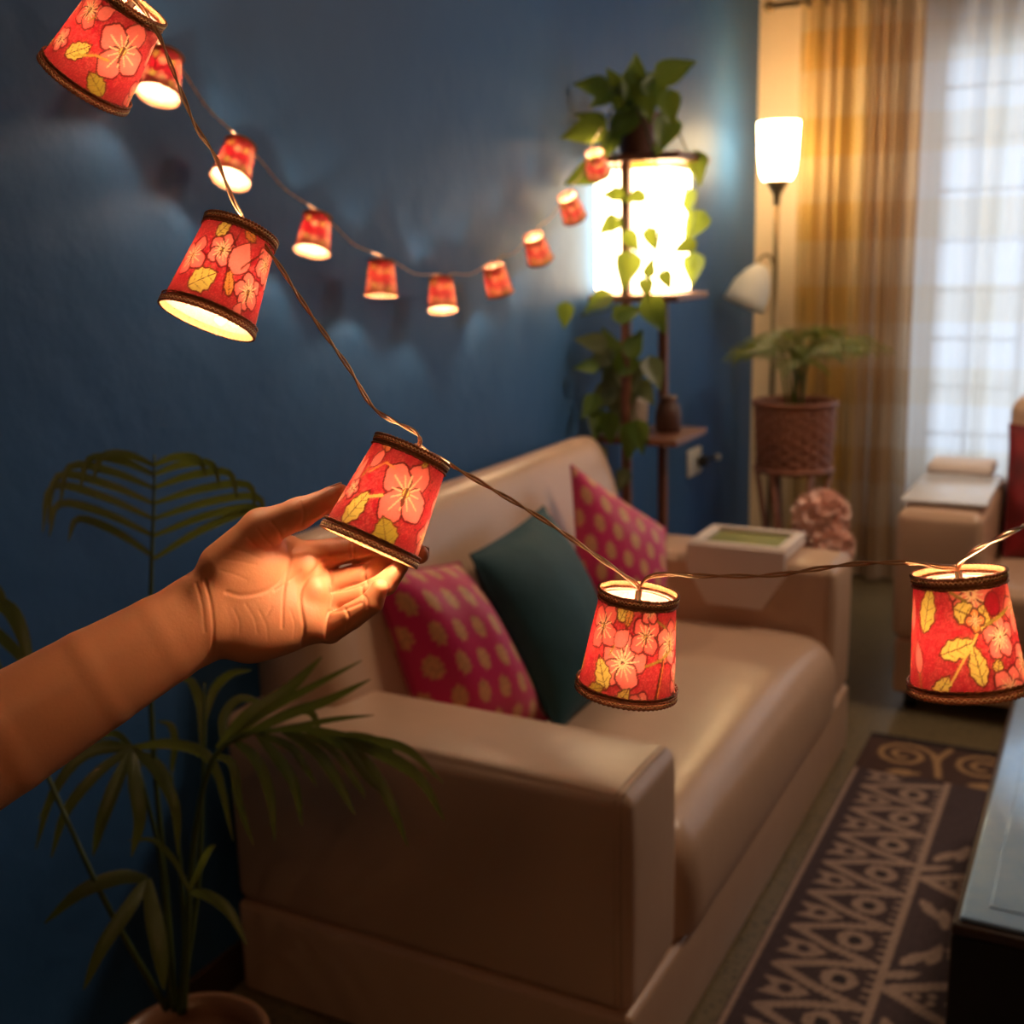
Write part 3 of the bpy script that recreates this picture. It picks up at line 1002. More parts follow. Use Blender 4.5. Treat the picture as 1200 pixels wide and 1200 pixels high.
# ------------------------------------------------------------------ armchair
ac = empty('armchair', (0.05, 4.05, 0), 'cream leather armchair in front of the sheer curtain', 'armchair')
CX0, CX1, CY0, CY1 = -0.585, 0.75, 3.62, 4.46
MB().soft((CX0+.01, CY0+.01, .06), (CX1-.01, CY1, .24), .012).build('base', M['leather'], ac)
for xx in (CX0+.06, CX1-.06):
    for yy in (CY0+.07, CY1-.07):
        MB().lathe([(.0, 0), (.02, 0), (.025, .06), (0, .06)], 12, (xx, yy, 0)).build('leg', M['blackwood'], ac)
for x0 in (CX0, CX1-.25):
    MB().soft((x0, CY0, .243), (x0+.25, CY1-.1, .655), .03, (.008, .012, .012)).build('armrest', M['leather'], ac)
MB().soft((CX0+.253, CY0-.01, .243), (CX1-.253, CY1-.15, .44), .04, (0, .012, .012)).build('seat', M['leather'], ac)
MB().soft((CX0+.255, CY1-.24, .243), (CX1-.255, CY1, .94), .05, (0, .015, .01)).build('backrest', M['leather'], ac)
cc = empty('arm_cover', (CX0+.125, 4.0, .67), 'pale glossy cover laid over the arm of the armchair', 'cover')
MB().box((CX0-.002, CY0+.06, .670), (CX0+.252, CY1-.30, .682), .005, 2).build('panel', M['cover'], cc)
MB().box((CX0+.002, CY1-.30, .670), (CX0+.22, CY1-.12, .715), .02, 3).build('bolster', M['traycloth'], cc)
pillow('cushion', (-0.325, 4.17, .86), (0.05, 4.20, .84), (-0.30, 3.98, .45), (0.06, 4.00, .45), .15, M['redcloth'],
       'dark red patterned cushion on the armchair', motif=redweave, n=40, seed=7)

# ------------------------------------------------------------------ wall socket
wo = atx(812, 541, WX)
so = empty('wall_socket', (WX, wo[1], wo[2]), 'cream wall socket plate with a black plug low on the blue wall', 'socket')
MB().box((WX, wo[1]-.075, wo[2]-.055), (WX+.012, wo[1]+.075, wo[2]+.055), .004, 2).build('plate', M['white'], so)
pg = MB().box((WX+.012, wo[1]+.02, wo[2]-.025), (WX+.05, wo[1]+.06, wo[2]+.02), .008, 2).build('plug', M['black'], so)
MB().ball((WX+.06, wo[1]+.14, wo[2]), (.014, .014, .014), 10, 8).build('plug_cap', M['white'], pg)
MB().tube([(WX+.045, wo[1]+.04, wo[2]), (WX+.055, wo[1]+.09, wo[2]+.004), (WX+.06, wo[1]+.135, wo[2])], .006, 8).build('lead', M['black'], pg)

# ------------------------------------------------------------------ shelf lamp with paper shade
LX0, LX1, LY0, LY1 = -1.485, -1.245, 3.345, 3.605
cxm = -1.375
z_top, z_mid, z_low = aty(727, 190, LY0)[2], aty(727, 354, LY0)[2], aty(727, 520, LY0)[2]
sl = empty('shelf_lamp', ((LX0+LX1)/2, (LY0+LY1)/2, 0), 'tall wooden shelf lamp with a glowing square paper shade behind the sofa', 'lamp')
for yy, xx in ((LY0+.014, cxm), (LY1-.014, cxm+.035)):
    MB().box((xx-.014, yy-.014, 0), (xx+.014, yy+.014, z_top), .003, 1).build('post', M['wood'], sl, smooth=False)
for z in (z_top, z_mid, z_low, 0.16):
    MB().box((LX0-.01, LY0-.01, z), (LX1+.045, LY1+.02, z+.022), .004, 1).build('shelf', M['wood'], sl, smooth=False)
sh = MB()
s0, s1, t0, t1 = LX0, LX1, LY0+.030, LY1-.030
zz0, zz1 = z_mid+.03, z_top-.02
th = .002
sh.box((s0, t0, zz0), (s1, t0+th, zz1)); sh.box((s0, t1-th, zz0), (s1, t1, zz1))
sh.box((s0, t0+th, zz0), (s0+th, t1-th, zz1)); sh.box((s1-th, t0+th, zz0), (s1, t1-th, zz1))
sh.build('paper_shade', M['paper'], sl, smooth=False)
# things on its shelves
def pot(name, c, prof, m, label):
    o = empty(name, c, label, 'pot')
    MB().lathe(prof, 28, c).build('body', m, o)
    return o

def heart_leaf_mesh(name='leaf', m=None):
    n = 7
    P = []
    for i in range(n):
        t = i/(n-1)
        w = 0.40*math.sin(PI*(t**0.62)*0.98+.03)*(1-.25*t)
        row = []
        for k in range(5):
            s = (k-2)/2
            back = .18*(abs(s)**1.5)*(1-t)
            row.append((w*s, t-back, .10*abs(s)-.22*t*t))
        P.append(row)
    b = MB().grid(P)
    me = bpy.data.meshes.new(name)
    me.from_pydata(b.v, [], b.f); me.materials.append(m)
    me.polygons.foreach_set('use_smooth', [True]*len(me.polygons))
    return me

def place_leaf(me, parent, p, size, dirv, facing):
    """leaf base at p, tip along dirv, upper face towards facing"""
    d = Vector(dirv).normalized()
    f = Vector(facing); f = (f-d*f.dot(d)).normalized()
    x = d.cross(f)
    o = bpy.data.objects.new('leaf', me)
    COL.objects.link(o)
    R = Matrix((x, d, f)).transposed().to_4x4()
    o.parent = parent
    inv = wm(parent).inverted()
    o.matrix_basis = inv @ Matrix.Translation(Vector(p)) @ R @ Matrix.Scale(size, 4)
    return o

LEAF1 = heart_leaf_mesh('pothos_leaf', M['pothos']); LEAF2 = heart_leaf_mesh('variegated_leaf', M['variegated'])
tocam = lambda p: (CAM-np.array(p))
pc = aty(746, 186, 3.46); pc[2] = z_top+.022
po = empty('pothos_plant', tuple(pc), 'leafy pothos in a brown pot on top of the shelf lamp, trailing over its shade', 'plant')
MB().lathe([(0, 0), (.045, 0), (.05, .01), (.068, .11), (.07, .125), (.062, .125), (.058, .10), (0, .10)], 28, tuple(pc)).build('pot', M['brown'], po)
MB().lathe([(.059, .102), (.03, .11), (0, .112)], 20, tuple(pc)).build('soil', M['soil'], po)
rng = random.Random(11)
# (px, py of the leaf's middle, size in px, tip angle in the picture plane)
leaves1 = [(690, 100, 36, 175), (718, 92, 30, 120), (745, 78, 34, 90), (738, 105, 40, 250), (765, 95, 34, 70), (795, 80, 46, 25), (730, 125, 44, 260), (758, 122, 46, 280),
           (785, 130, 40, 275), (772, 108, 40, 300), (680, 155, 48, 190), (690, 140, 34, 160), (712, 172, 36, 250), (752, 190, 56, 255), (778, 160, 46, 250), (682, 206, 46, 200), (818, 200, 36, 280),
           (806, 238, 30, 270), (716, 228, 24, 180), (742, 232, 26, 200), (712, 266, 30, 220), (742, 285, 28, 300), (764, 282, 26, 285), (812, 268, 40, 235), (800, 290, 26, 200), (734, 320, 44, 255),
           (762, 312, 22, 80), (812, 318, 36, 262), (782, 330, 24, 290), (758, 340, 26, 275), (698, 356, 34, 215), (662, 372, 28, 265), (738, 366, 34, 20), (770, 372, 44, 300), (725, 150, 44, 230),
           (748, 145, 40, 285), (702, 118, 30, 215)]
nodes = []
for (px, py, sz, dg) in leaves1:
    depth_y = 3.30 if (py > 195 or abs(px-748) > 34) else 3.40+rng.uniform(-.06, .06)
    if px > 800: depth_y = 3.50
    c = aty(px, py, depth_y)
    if c[0] < -1.455: c = atx(px, py, -1.455)
    dist = np.dot(c-CAM, _fw)
    s = sz/FPX*dist
    a = math.radians(dg)
    d = _r*math.cos(a)+_u*math.sin(a)+_fw*rng.uniform(-.45, .1)
    d /= np.linalg.norm(d)
    base = c-d*s*.5
    fc = tocam(c)+np.array([rng.uniform(-.8, .8), rng.uniform(-.8, .8), 1.1])
    place_leaf(LEAF1, po, base, s, d, fc)
    nodes.append((py, base))
rimp = pc+np.array([0, 0, .115])
def vine(pts, r=.0032):
    MB().tube(spline(pts, 6), r, 6).build('vine', M['stem'], po)
left = [rimp, pc+np.array([-.05, -.09, .13])]+[aty(x, y, 3.315) for x, y in ((722, 200), (716, 240), (720, 290), (735, 335), (715, 362), (680, 370))]
right = [rimp, pc+np.array([.08, .02, .14])]+[aty(x, y, 3.50) for x, y in ((812, 196), (816, 240), (808, 290), (812, 315))]
midv = [rimp, pc+np.array([.05, -.10, .12])]+[aty(x, y, 3.325) for x, y in ((772, 205), (776, 250), (768, 300), (760, 338), (765, 365))]
vine(left); vine(right); vine(midv)
for py, b_ in nodes:                 # petioles of the crown leaves
    if py < 195:
        MB().tube(spline([rimp+np.array([rng.uniform(-.02, .02), rng.uniform(-.02, .02), -.01]), (rimp+b_)/2+np.array([0, 0, .03]), b_], 4), .0022, 5).build('petiole', M['stem'], po)

# variegated plant on the lower shelf
vc = aty(742, 512, 3.44); vc[2] = z_low+.022; vc[1] = 3.44
vp = empty('pothos_plant', tuple(vc), 'darker variegated trailing plant in a pale pot on the lower shelf of the lamp', 'plant')
MB().lathe([(0, 0), (.040, 0), (.045, .01), (.05, .10), (.052, .115), (.045, .115), (.043, .09), (0, .09)], 24, tuple(vc)).build('pot', M['paleceramic'], vp)
MB().lathe([(.043, .092), (0, .10)], 16, tuple(vc)).build('soil', M['soil'], vp)
leaves2 = [(690, 400, 34, 170), (712, 398, 32, 110), (735, 415, 40, 80), (700, 425, 36, 215), (722, 425, 40, 250), (685, 430, 26, 185), (752, 430, 34, 30), (768, 440, 38, 290), (715, 450, 40, 245), (738, 452, 40, 270),
           (702, 470, 40, 225), (722, 478, 40, 260), (690, 478, 32, 235), (758, 462, 32, 300), (700, 500, 36, 255), (715, 505, 34, 270), (735, 470, 36, 280), (750, 515, 36, 280), (738, 520, 40, 262), (704, 540, 30, 285), (728, 565, 26, 250),
           (745, 400, 34, 60), (710, 415, 34, 190)]
vr = vc+np.array([0, 0, .105])
for (px, py, sz, dg) in leaves2:
    c = aty(px, py, 3.36+rng.uniform(-.04, .05) if py < 505 else 3.315)
    if c[0] < -1.455: c = atx(px, py, -1.455)
    s = sz/FPX*np.dot(c-CAM, _fw)
    a = math.radians(dg)
    d = _r*math.cos(a)+_u*math.sin(a)+_fw*rng.uniform(-.5, .1); d /= np.linalg.norm(d)
    base = c-d*s*.5
    place_leaf(LEAF2 if rng.random() < .6 else LEAF1, vp, base, s, d, tocam(c)+np.array([rng.uniform(-1, 1), rng.uniform(-1, 1), 1.0]))
    MB().tube(spline([vr+np.array([rng.uniform(-.02, .02), rng.uniform(-.02, .02), -.01]), (vr+base)/2+np.array([0, -.02, .02]), base], 4), .0022, 5).build('petiole', M['stem'], vp)
jc = aty(783, 514, 3.50); jc[2] = z_low+.022
jr = empty('jar', tuple(jc), 'dark brown ribbed jar on the lower shelf of the lamp beside the pale pot', 'jar')
MB().lathe([(0, 0), (.034, 0), (.040, .01), (.042, .05), (.036, .085), (.026, .095), (.030, .11), (.026, .115), (0, .113)], 36, tuple(jc), lambda a, z: 1+.04*math.cos(12*a)).build('body', M['brown'], jr)

# ------------------------------------------------------------------ torchiere floor lamp
flx = aty(910, 205, 4.80)
fx0, fy0 = flx[0]+.004, 4.80
zt, zb = aty(912, 143, 4.80)[2], aty(910, 211, 4.80)[2]
ft = empty('floor_lamp', (fx0, fy0, 0), 'slender brass floor lamp with a glowing frosted shade in the corner', 'lamp')
MB().lathe([(0, 0), (.13, 0), (.135, .012), (.12, .022), (.02, .03), (.012, .06), (0, .06)], 32, (fx0, fy0, 0)).build('base', M['brass'], ft)
MB().tube([(fx0, fy0, .03), (fx0, fy0, zb-.06)], .0105, 10).build('pole', M['brass'], ft)
MB().lathe([(.012, zb-.10), (.016, zb-.06), (.045, zb-.01), (.050, zb), (0, zb)], 24, (fx0, fy0, 0)).build('shade_cup', M['brass'], ft)
H_ = zt-zb
MB().lathe([(.056, zb), (.070, zb+.12*H_), (.077, zb+.40*H_), (.081, zb+.75*H_), (.083, zt), (.079, zt), (.077, zb+.75*H_), (.073, zb+.40*H_), (.064, zb+.14*H_), (.0, zb+.02)], 32, (fx0, fy0, 0)).build('frosted_shade', M['frosted'], ft)
ra = aty(882, 335, 4.72)
zj = aty(907, 305, 4.8)[2]
MB().tube(spline([(fx0, fy0, zj-.04), (fx0-.02, fy0-.02, zj+.02), (fx0-.05, fy0-.05, zj+.01), (ra[0]+.02, ra[1], ra[2]+.08)], 5), .006, 8).build('reading_arm', M['brass'], ft)
axis = Vector((-.35, -.25, -.9)).normalized()
rot = axis.to_track_quat('-Z', 'Y').to_matrix()
rd = MB().lathe([(.018, .09), (.03, .085), (.055, .05), (.078, 0), (.085, -.05), (.088, -.085), (.084, -.085), (.080, -.05), (.07, 0), (.03, .075)], 28)
rd.v = [tuple(np.array(rot @ Vector(p))+ra) for p in rd.v]
rd.build('reading_shade', M['white'], ft)

# ------------------------------------------------------------------ wicker planter with a small palm
pp = aty(932, 470, 4.40)
px0, py0 = pp[0], 4.40
zt, zb = pp[2]-.005, aty(932, 548, 4.40)[2]
wp = empty('wicker_planter', (px0, py0, 0), 'round red-brown wicker planter on a stand beside the curtain', 'planter')
R = .150
bk = MB()
nh = 12
for i in range(nh):                                   # woven rounds
    z = zb+(zt-zb)*(i+.5)/nh
    ph = i % 2
    n = 96
    bk.tube([(px0+(R-.006+.004*math.cos(12*a*1.0+PI*ph)-.02*(1-i/nh)*.5)*math.cos(a), py0+(R-.006+.004*math.cos(12*a+PI*ph)-.02*(1-i/nh)*.5)*math.sin(a), z) for a in np.linspace(0, 2*PI, n)], (zt-zb)/nh*.52, 6, False)
bk.build('woven_wall', M['wicker'], wp)
for k in range(24):
    a = 2*PI*k/24
    MB().tube([(px0+(R-.012)*math.cos(a), py0+(R-.012)*math.sin(a), zb), (px0+(R+.002)*math.cos(a), py0+(R+.002)*math.sin(a), zt)], .0045, 6).build('stake', M['wicker'], wp)
MB().tube([(px0+(R+.002)*math.cos(a), py0+(R+.002)*math.sin(a), zt) for a in np.linspace(0, 2*PI, 49)], .012, 8, False).build('rim', M['wicker'], wp)
MB().tube([(px0+(R-.006)*math.cos(a), py0+(R-.006)*math.sin(a), zb) for a in np.linspace(0, 2*PI, 49)], .011, 8, False).build('bottom_ring', M['wicker'], wp)
MB().lathe([(0, zb+.01), (R-.03, zb+.01), (R-.015, zt-.04), (0, zt-.035)], 32, (px0, py0, 0)).build('liner', M['soil'], wp)
for k in range(6):
    a = 2*PI*k/6+.2
    MB().tube([(px0+(R-.01)*math.cos(a), py0+(R-.01)*math.sin(a), zb), (px0+(R-.06)*math.cos(a), py0+(R-.06)*math.sin(a), zb*.5), (px0+(R-.005)*math.cos(a), py0+(R-.005)*math.sin(a), 0)], .011, 8).build('leg', M['wicker'], wp)
MB().tube([(px0+(R-.055)*math.cos(a), py0+(R-.055)*math.sin(a), zb*.5) for a in np.linspace(0, 2*PI, 33)], .008, 8, False).build('leg_ring', M['wicker'], wp)

def blade(mb, p, d, L, W, droop, side=None, n=7):
    """one arching leaflet: base p, direction d, droops with length"""
    p, d = np.array(p, float), np.array(d, float)
    d /= np.linalg.norm(d)
    sd = np.cross(d, [0, 0, 1.0]) if side is None else np.array(side, float)
    sd = sd/(np.linalg.norm(sd)+1e-9)
    P = []
    pos = p.copy(); dr = d.copy()
    for i in range(n):
        t = i/(n-1)
        w = W*(math.sin(PI*min(.98, t*.86+.10))**0.8)
        nm = np.cross(sd, dr)
        P.append([pos-sd*w*.5+nm*w*.12, pos-nm*w*.08, pos+sd*w*.5+nm*w*.12])
        dr = dr+np.array([0, 0, -droop/(n-1)]); dr /= np.linalg.norm(dr)
        pos = pos+dr*L/(n-1)
    mb.grid(P)
    return mb

sp = empty('small_palm', (px0, py0, zt-.035), 'small palm with spreading fronds in the wicker planter', 'plant')
rng = random.Random(4)
for (tx, ty, yy) in ((868, 408, 4.35), (895, 392, 4.45), (935, 385, 4.3), (975, 385, 4.45), (1010, 392, 4.35), (1022, 402, 4.2), (920, 405, 4.2), (960, 408, 4.55), (945, 425, 4.1), (885, 400, 4.2), (990, 400, 4.25), (915, 388, 4.5), (955, 384, 4.4)):
    tip = aty(tx, ty, yy)
    b0 = np.array([px0+rng.uniform(-.03, .03), py0+rng.uniform(-.03, .03), zt-.04])
    mid = (b0+tip)/2+np.array([(b0[0]-tip[0])*.2, 0, .10])
    S = spline([b0, mid, tip], 10)
    f = MB().tube(S, np.linspace(.006, .0015, len(S)), 6)
    for i in range(8, len(S)-1):
        d0 = S[i+1]-S[i]; d0 /= np.linalg.norm(d0)
        sd = np.cross(d0, [0, 0, 1]); sd /= np.linalg.norm(sd)
        for sg in (-1, 1):
            blade(f, S[i], d0*.6+sd*sg*.8+np.array([0, 0, .15]), (.12+.03*rng.random())*(1-.5*abs(i/len(S)-.65)), .012, 1.0, side=np.cross(sd*sg, [0, 0, 1])+d0*.2, n=5)
    f.build('frond', M['palmfar'], sp)

# ------------------------------------------------------------------ near areca palm in a pot
pz = .27
pp = atz(222, 1220, pz)
bx, by = pp[0], pp[1]
ap = empty('areca_palm', (bx, by, 0), 'areca palm with arching fronds in a brown pot beside the near arm of the sofa', 'plant')
MB().lathe([(0, 0), (.085, 0), (.09, .01), (.110, pz-.03), (.122, pz-.028), (.124, pz), (.112, pz), (.106, pz-.03), (.10, pz-.06), (0, pz-.06)], 40, (bx, by, 0)).build('pot', M['terra'], ap)
MB().lathe([(.101, pz-.055), (.05, pz-.045), (0, pz-.042)], 28, (bx, by, 0)).build('soil', M['soil'], ap)
def Dp(px, py, d): return at(px, py, d)
bd = float(np.dot(pp-CAM, _fw))+.03
def frond(stem, leaflets, m=None, r0=.006):
    S = spline(stem, 8)
    f = MB().tube(S, np.linspace(r0, .0018, len(S)), 6).build('frond', M['stem'], ap)
    for (p, pts, W) in leaflets:
        C = spline([p]+pts, 4)
        mb = MB(); P = []
        n = len(C)
        T = np.gradient(C, axis=0)
        for i in range(n):
            t = i/(n-1)
            w = .74*W*(math.sin(PI*min(.985, .12+.87*t))**0.75)
            v = C[i]-CAM
            sd = np.cross(T[i], v); sd /= np.linalg.norm(sd)+1e-9
            vn = -v/np.linalg.norm(v)
            P.append([C[i]-sd*w*.5-vn*w*.10, C[i]+vn*w*.08, C[i]+sd*w*.5-vn*w*.10])
        mb.grid(P)
        mb.build('leaflet', M['palm'], f)
    return f
rng = random.Random(9)
# upright frond behind the forearm
d0 = bd-.03
stem = [at(205, 1185, bd), at(195, 1050, bd), at(178, 850, d0), at(177, 690, d0), at(180, 600, d0), at(181, 533, d0)]
S = spline(stem, 8)
LL = []
for k, (ly, lx, ly2, ty) in enumerate(((545, 120, 533, 540), (556, 105, 536, 552), (572, 82, 545, 570), (590, 68, 556, 590), (608, 62, 568, 600), (628, 70, 588, 606), (652, 92, 606, 612))):
    LL.append((at(180, ly, d0), [at((180+lx)/2, (ly+ly2)/2-6, d0-.02), at(lx, ly2+2, d0-.05), at(lx-12, ty+28-k, d0-.06)], .017))
for k, (ly, lx, ly2, ty) in enumerate(((545, 232, 536, 545), (556, 248, 542, 560), (572, 268, 552, 575), (590, 290, 566, 590), (608, 300, 580, 600), (628, 298, 592, 606), (655, 290, 598, 606))):
    LL.append((at(180, ly, d0), [at((180+lx)/2, (ly+ly2)/2-5, d0-.02), at(lx, ly2+2, d0-.05), at(lx+10, ty+14-k, d0-.06)], .017))
frond(stem, LL)
# drooping fan, left of the stems
d1 = bd-.10
c = at(155, 876, d1)
frond([at(200, 1180, bd), at(190, 1020, bd-.03), at(170, 930, d1), c],
      [(c, [at(100, 885, d1-.03), at(62, 930, d1-.05), at(42, 995, d1-.05)], .020), (c, [at(115, 905, d1-.04), at(78, 950, d1-.06), at(60, 1005, d1-.06)], .022), (c, [at(135, 920, d1-.05), at(120, 960, d1-.07), at(109, 1003, d1-.07)], .028),
       (c, [at(158, 915, d1-.05), at(164, 960, d1-.07), at(154, 1004, d1-.07)], .028), (c, [at(185, 905, d1-.04), at(205, 945, d1-.06), at(209, 1003, d1-.06)], .024), (c, [at(120, 872, d1), at(80, 898, d1-.02), at(45, 960, d1-.02)], .017), (c, [at(140, 862, d1+.02), at(128, 860, d1+.03), at(112, 868, d1+.03)], .015),
       (c, [at(205, 872, d1-.02), at(250, 895, d1-.04), at(273, 985, d1-.05)], .022)])
# right frond: spikes up over the arm, long leaflets drooping to the right
d2 = bd-.16
stem = [at(215, 1180, bd), at(225, 1010, bd-.06), at(245, 900, d2), at(285, 862, d2), at(340, 855, d2), at(400, 865, d2)]
S = [at(250, 885, d2), at(275, 868, d2), at(300, 858, d2), at(330, 855, d2), at(360, 857, d2), at(395, 864, d2)]
LL = [(at(255, 878, d2), [at(290, 840, d2), at(335, 810, d2+.02), at(377, 770, d2+.03)], .030), (at(265, 872, d2), [at(310, 835, d2), at(365, 805, d2), at(424, 774, d2)], .016),
      (at(275, 868, d2), [at(330, 840, d2-.01), at(385, 820, d2-.01), at(434, 796, d2-.01)], .020), (at(300, 860, d2), [at(345, 852, d2-.02), at(390, 843, d2-.02), at(438, 838, d2-.02)], .012),
      (at(320, 856, d2), [at(365, 855, d2-.02), at(400, 860, d2-.02), at(440, 866, d2-.02)], .012),
      (S[0], [at(272, 895, d2-.03), at(280, 940, d2-.04), at(297, 990, d2-.04)], .018), (S[1], [at(300, 890, d2-.03), at(316, 930, d2-.04), at(322, 985, d2-.05)], .022), (S[2], [at(325, 888, d2-.03), at(345, 920, d2-.05), at(354, 968, d2-.05)], .022),
      (S[2], [at(340, 875, d2-.03), at(355, 895, d2-.05), at(372, 922, d2-.05)], .016), (S[3], [at(370, 880, d2-.03), at(395, 915, d2-.05), at(416, 955, d2-.06)], .022), (S[3], [at(385, 875, d2-.03), at(420, 920, d2-.05), at(428, 936, d2-.06)], .014),
      (S[4], [at(400, 872, d2-.03), at(430, 910, d2-.05), at(452, 932, d2-.06)], .018), (S[4], [at(420, 885, d2-.03), at(455, 935, d2-.06), at(478, 992, d2-.07)], .022), (S[5], [at(440, 880, d2-.03), at(490, 910, d2-.06), at(521, 962, d2-.07)], .024),
      (S[5], [at(440, 868, d2-.02), at(480, 880, d2-.05), at(520, 918, d2-.06)], .018), (S[5], [at(415, 862, d2), at(450, 872, d2-.01), at(470, 905, d2-.02)], .016),
      (at(262, 874, d2), [at(262, 840, d2+.03), at(283, 818, d2+.05), at(318, 828, d2+.05)], .020), (at(300, 858, d2), [at(340, 835, d2+.03), at(365, 835, d2+.04), at(376, 864, d2+.04)], .018)]
frond(stem, LL)
# low leaves
d3 = bd-.12
c = at(172, 1030, d3)
frond([at(205, 1182, bd), at(188, 1090, bd-.06), c],
      [(c, [at(140, 1028, d3-.03), at(95, 1045, d3-.06), at(52, 1082, d3-.07)], .030), (c, [at(150, 1065, d3-.04), at(120, 1110, d3-.07), at(98, 1160, d3-.08)], .030), (c, [at(180, 1075, d3-.04), at(188, 1120, d3-.06), at(192, 1160, d3-.06)], .034)])
c = at(222, 1045, d3)
frond([at(215, 1185, bd), at(220, 1110, bd-.06), c], [(c, [at(245, 1050, d3-.03), at(270, 1070, d3-.05), at(289, 1108, d3-.06)], .022), (c, [at(235, 1015, d3), at(246, 995, d3-.02), at(253, 990, d3-.02)], .014), (c, [at(205, 1010, d3), at(180, 985, d3-.02), at(150, 985, d3-.02)], .012)])
# frond at the left edge, and bare stems
d4 = bd-.16
c = at(-25, 720, d4)
frond([at(195, 1182, bd), at(120, 1050, d4), at(30, 850, d4), c], [(c, [at(5, 710, d4-.03), at(25, 740, d4-.05), at(40, 800, d4-.06)], .030), (c, [at(0, 745, d4-.03), at(20, 765, d4-.05), at(35, 790, d4-.05)], .022), (c, [at(-25, 690, d4), at(-5, 690, d4-.02), at(12, 720, d4-.03)], .024)])
frond([at(210, 1185, bd), at(232, 1040, bd), at(238, 900, bd-.02), at(240, 800, bd-.03)], [(at(238, 880, bd-.02), [at(236, 830, bd), at(225, 800, bd), at(210, 795, bd)], .022), (at(238, 850, bd-.02), [at(250, 810, bd), at(270, 790, bd), at(295, 785, bd)], .02)])
frond([at(212, 1188, bd), at(216, 1100, bd), at(210, 1000, bd), at(200, 900, bd)], [(at(203, 930, bd), [at(190, 900, bd), at(170, 885, bd), at(165, 900, bd)], .016), (at(201, 905, bd), [at(205, 870, bd), at(200, 850, bd), at(185, 845, bd)], .016)])

# ------------------------------------------------------------------ string-light lamps
LH, RB, RT = .0745, .0355, .0272
def lamp_meshes(which, ns, nv, parent):
    """shade, braids, inner ring and bulb of one little lamp in its own frame (axis z, front -y)"""
    sa = np.linspace(-PI, PI, ns)
    vv = np.linspace(.055, .945, nv)
    A, V = np.meshgrid(sa, vv, indexing='ij')
    Rr = RB+(RT-RB)*V
    P = np.stack([Rr*np.sin(A), -Rr*np.cos(A), V*LH], -1)
    cols = shade_pattern(A*52, V*100, which, fine=ns > 150)
    MB().grid(P).build('shade', M['shade'], parent, colors=cols, local=True)
    big = ns > 150
    nb = 64 if big else 20
    for nm, z0, r in (('bottom_trim', 0.0, RB), ('top_trim', LH, RT)):
        sg = 1 if z0 == 0 else -1
        b = MB()
        m = 256 if big else 40
        aa = np.linspace(0, 2*PI, m+1)
        if big:
            for zz, rr_, ph, fr in ((z0-.0006*sg, .00105, 0, nb), (z0+.0034*sg, .00075, 1.5, nb), (z0+.0062*sg, .00080, 0, nb*.75)):
                rad = rr_*(0.82+.38*np.cos(aa*fr+ph))
                b.tube([((r+.0013)*math.cos(a), (r+.0013)*math.sin(a), zz) for a in aa], np.abs(rad), 6, False)
        else:
            b.tube([((r+.001)*math.cos(a), (r+.001)*math.sin(a), z0) for a in aa], .0013, 5, False)
        tr_ = b.build(nm, M['braid'], parent, local=True)
        kk = (RT-RB)/LH*sg
        MB().lathe([(r+.0004, z0-.0010*sg), (r+.0006+kk*.0025, z0+.0025*sg), (r+.0004+kk*.0060, z0+.0060*sg)], 72 if big else 28).build('trim_band', M['band'], tr_, local=True)
        if big:
            g = MB().tube([((r+.0019)*math.cos(a), (r+.0019)*math.sin(a), z0+.0014*sg+.0007*math.sin(a*nb)) for a in aa], .00042, 5, False)
            g.build('gold_thread', M['braid2'], tr_, local=True)
    fr = MB().tube([((RT-.0012)*math.cos(a), (RT-.0012)*math.sin(a), LH-.006) for a in np.linspace(0, 2*PI, 33)], .0006, 5, False)
    fr.tube([(-RT+.001, 0, LH-.006), (RT-.001, 0, LH-.006)], .0006, 5)
    fr.build('wire_ring', M['wire'], parent, local=True)
    MB().tube([(0, 0, LH+.001), (0, 0, LH-.031)], .0022, 8).build('bulb_holder', M['white'], parent, local=True)
    MB().ball((0, 0, LH-.040), (.0052, .0052, .0085), 10, 8).build('bulb', M['bulb'], parent, local=True)

def lamp_matrix(P, theta, phi):
    """P = centre of the lamp; theta = lean to the right as seen, phi = top towards the viewer"""
    v = (P-CAM)/np.linalg.norm(P-CAM)
    a0 = math.cos(theta)*_u+math.sin(theta)*_r
    a0 = a0-v*np.dot(a0, v); a0 /= np.linalg.norm(a0)
    z = math.cos(phi)*a0-math.sin(phi)*v
    f = -v-z*np.dot(-v, z); f /= np.linalg.norm(f)      # front
    y = -f
    x = np.cross(y, z)
    base = P-z*LH/2
    return Matrix(((x[0], y[0], z[0], base[0]), (x[1], y[1], z[1], base[1]), (x[2], y[2], z[2], base[2]), (0, 0, 0, 1))), base+z*LH, z

near = [ # which, centre px, depth, lean, tilt, label
    (1, 126, 51, .888, 30, 12, 'large red floral lamp shade on the string at the top left corner of the picture'),
    (2, 263, 322, .872, 21, -14, 'large red floral lamp shade hanging on the string above the forearm'),
    (3, 458, 584, .822, 24.5, -4.5, 'red floral lamp shade held between the thumb and the fingers'),
    (4, 741, 752, .835, 7.5, 17, 'red floral lamp shade with open glowing top hanging before the sofa seat'),
    (5, 1129, 739, .735, -5, 12, 'red floral lamp shade with yellow leaves hanging before the armchair'),
]
tops = {}
for w, px, py, d, th, ph, lab in near:
    P = at(px, py, d)
    m, top, z = lamp_matrix(P, math.radians(th), math.radians(ph))
    e = empty('string_lamp', (0, 0, 0), lab, 'lamp', 'lamp shades of the near string of lights')
    e.matrix_basis = m
    lamp_meshes(w, 300, 110, e)
    tops[w] = (top, z)

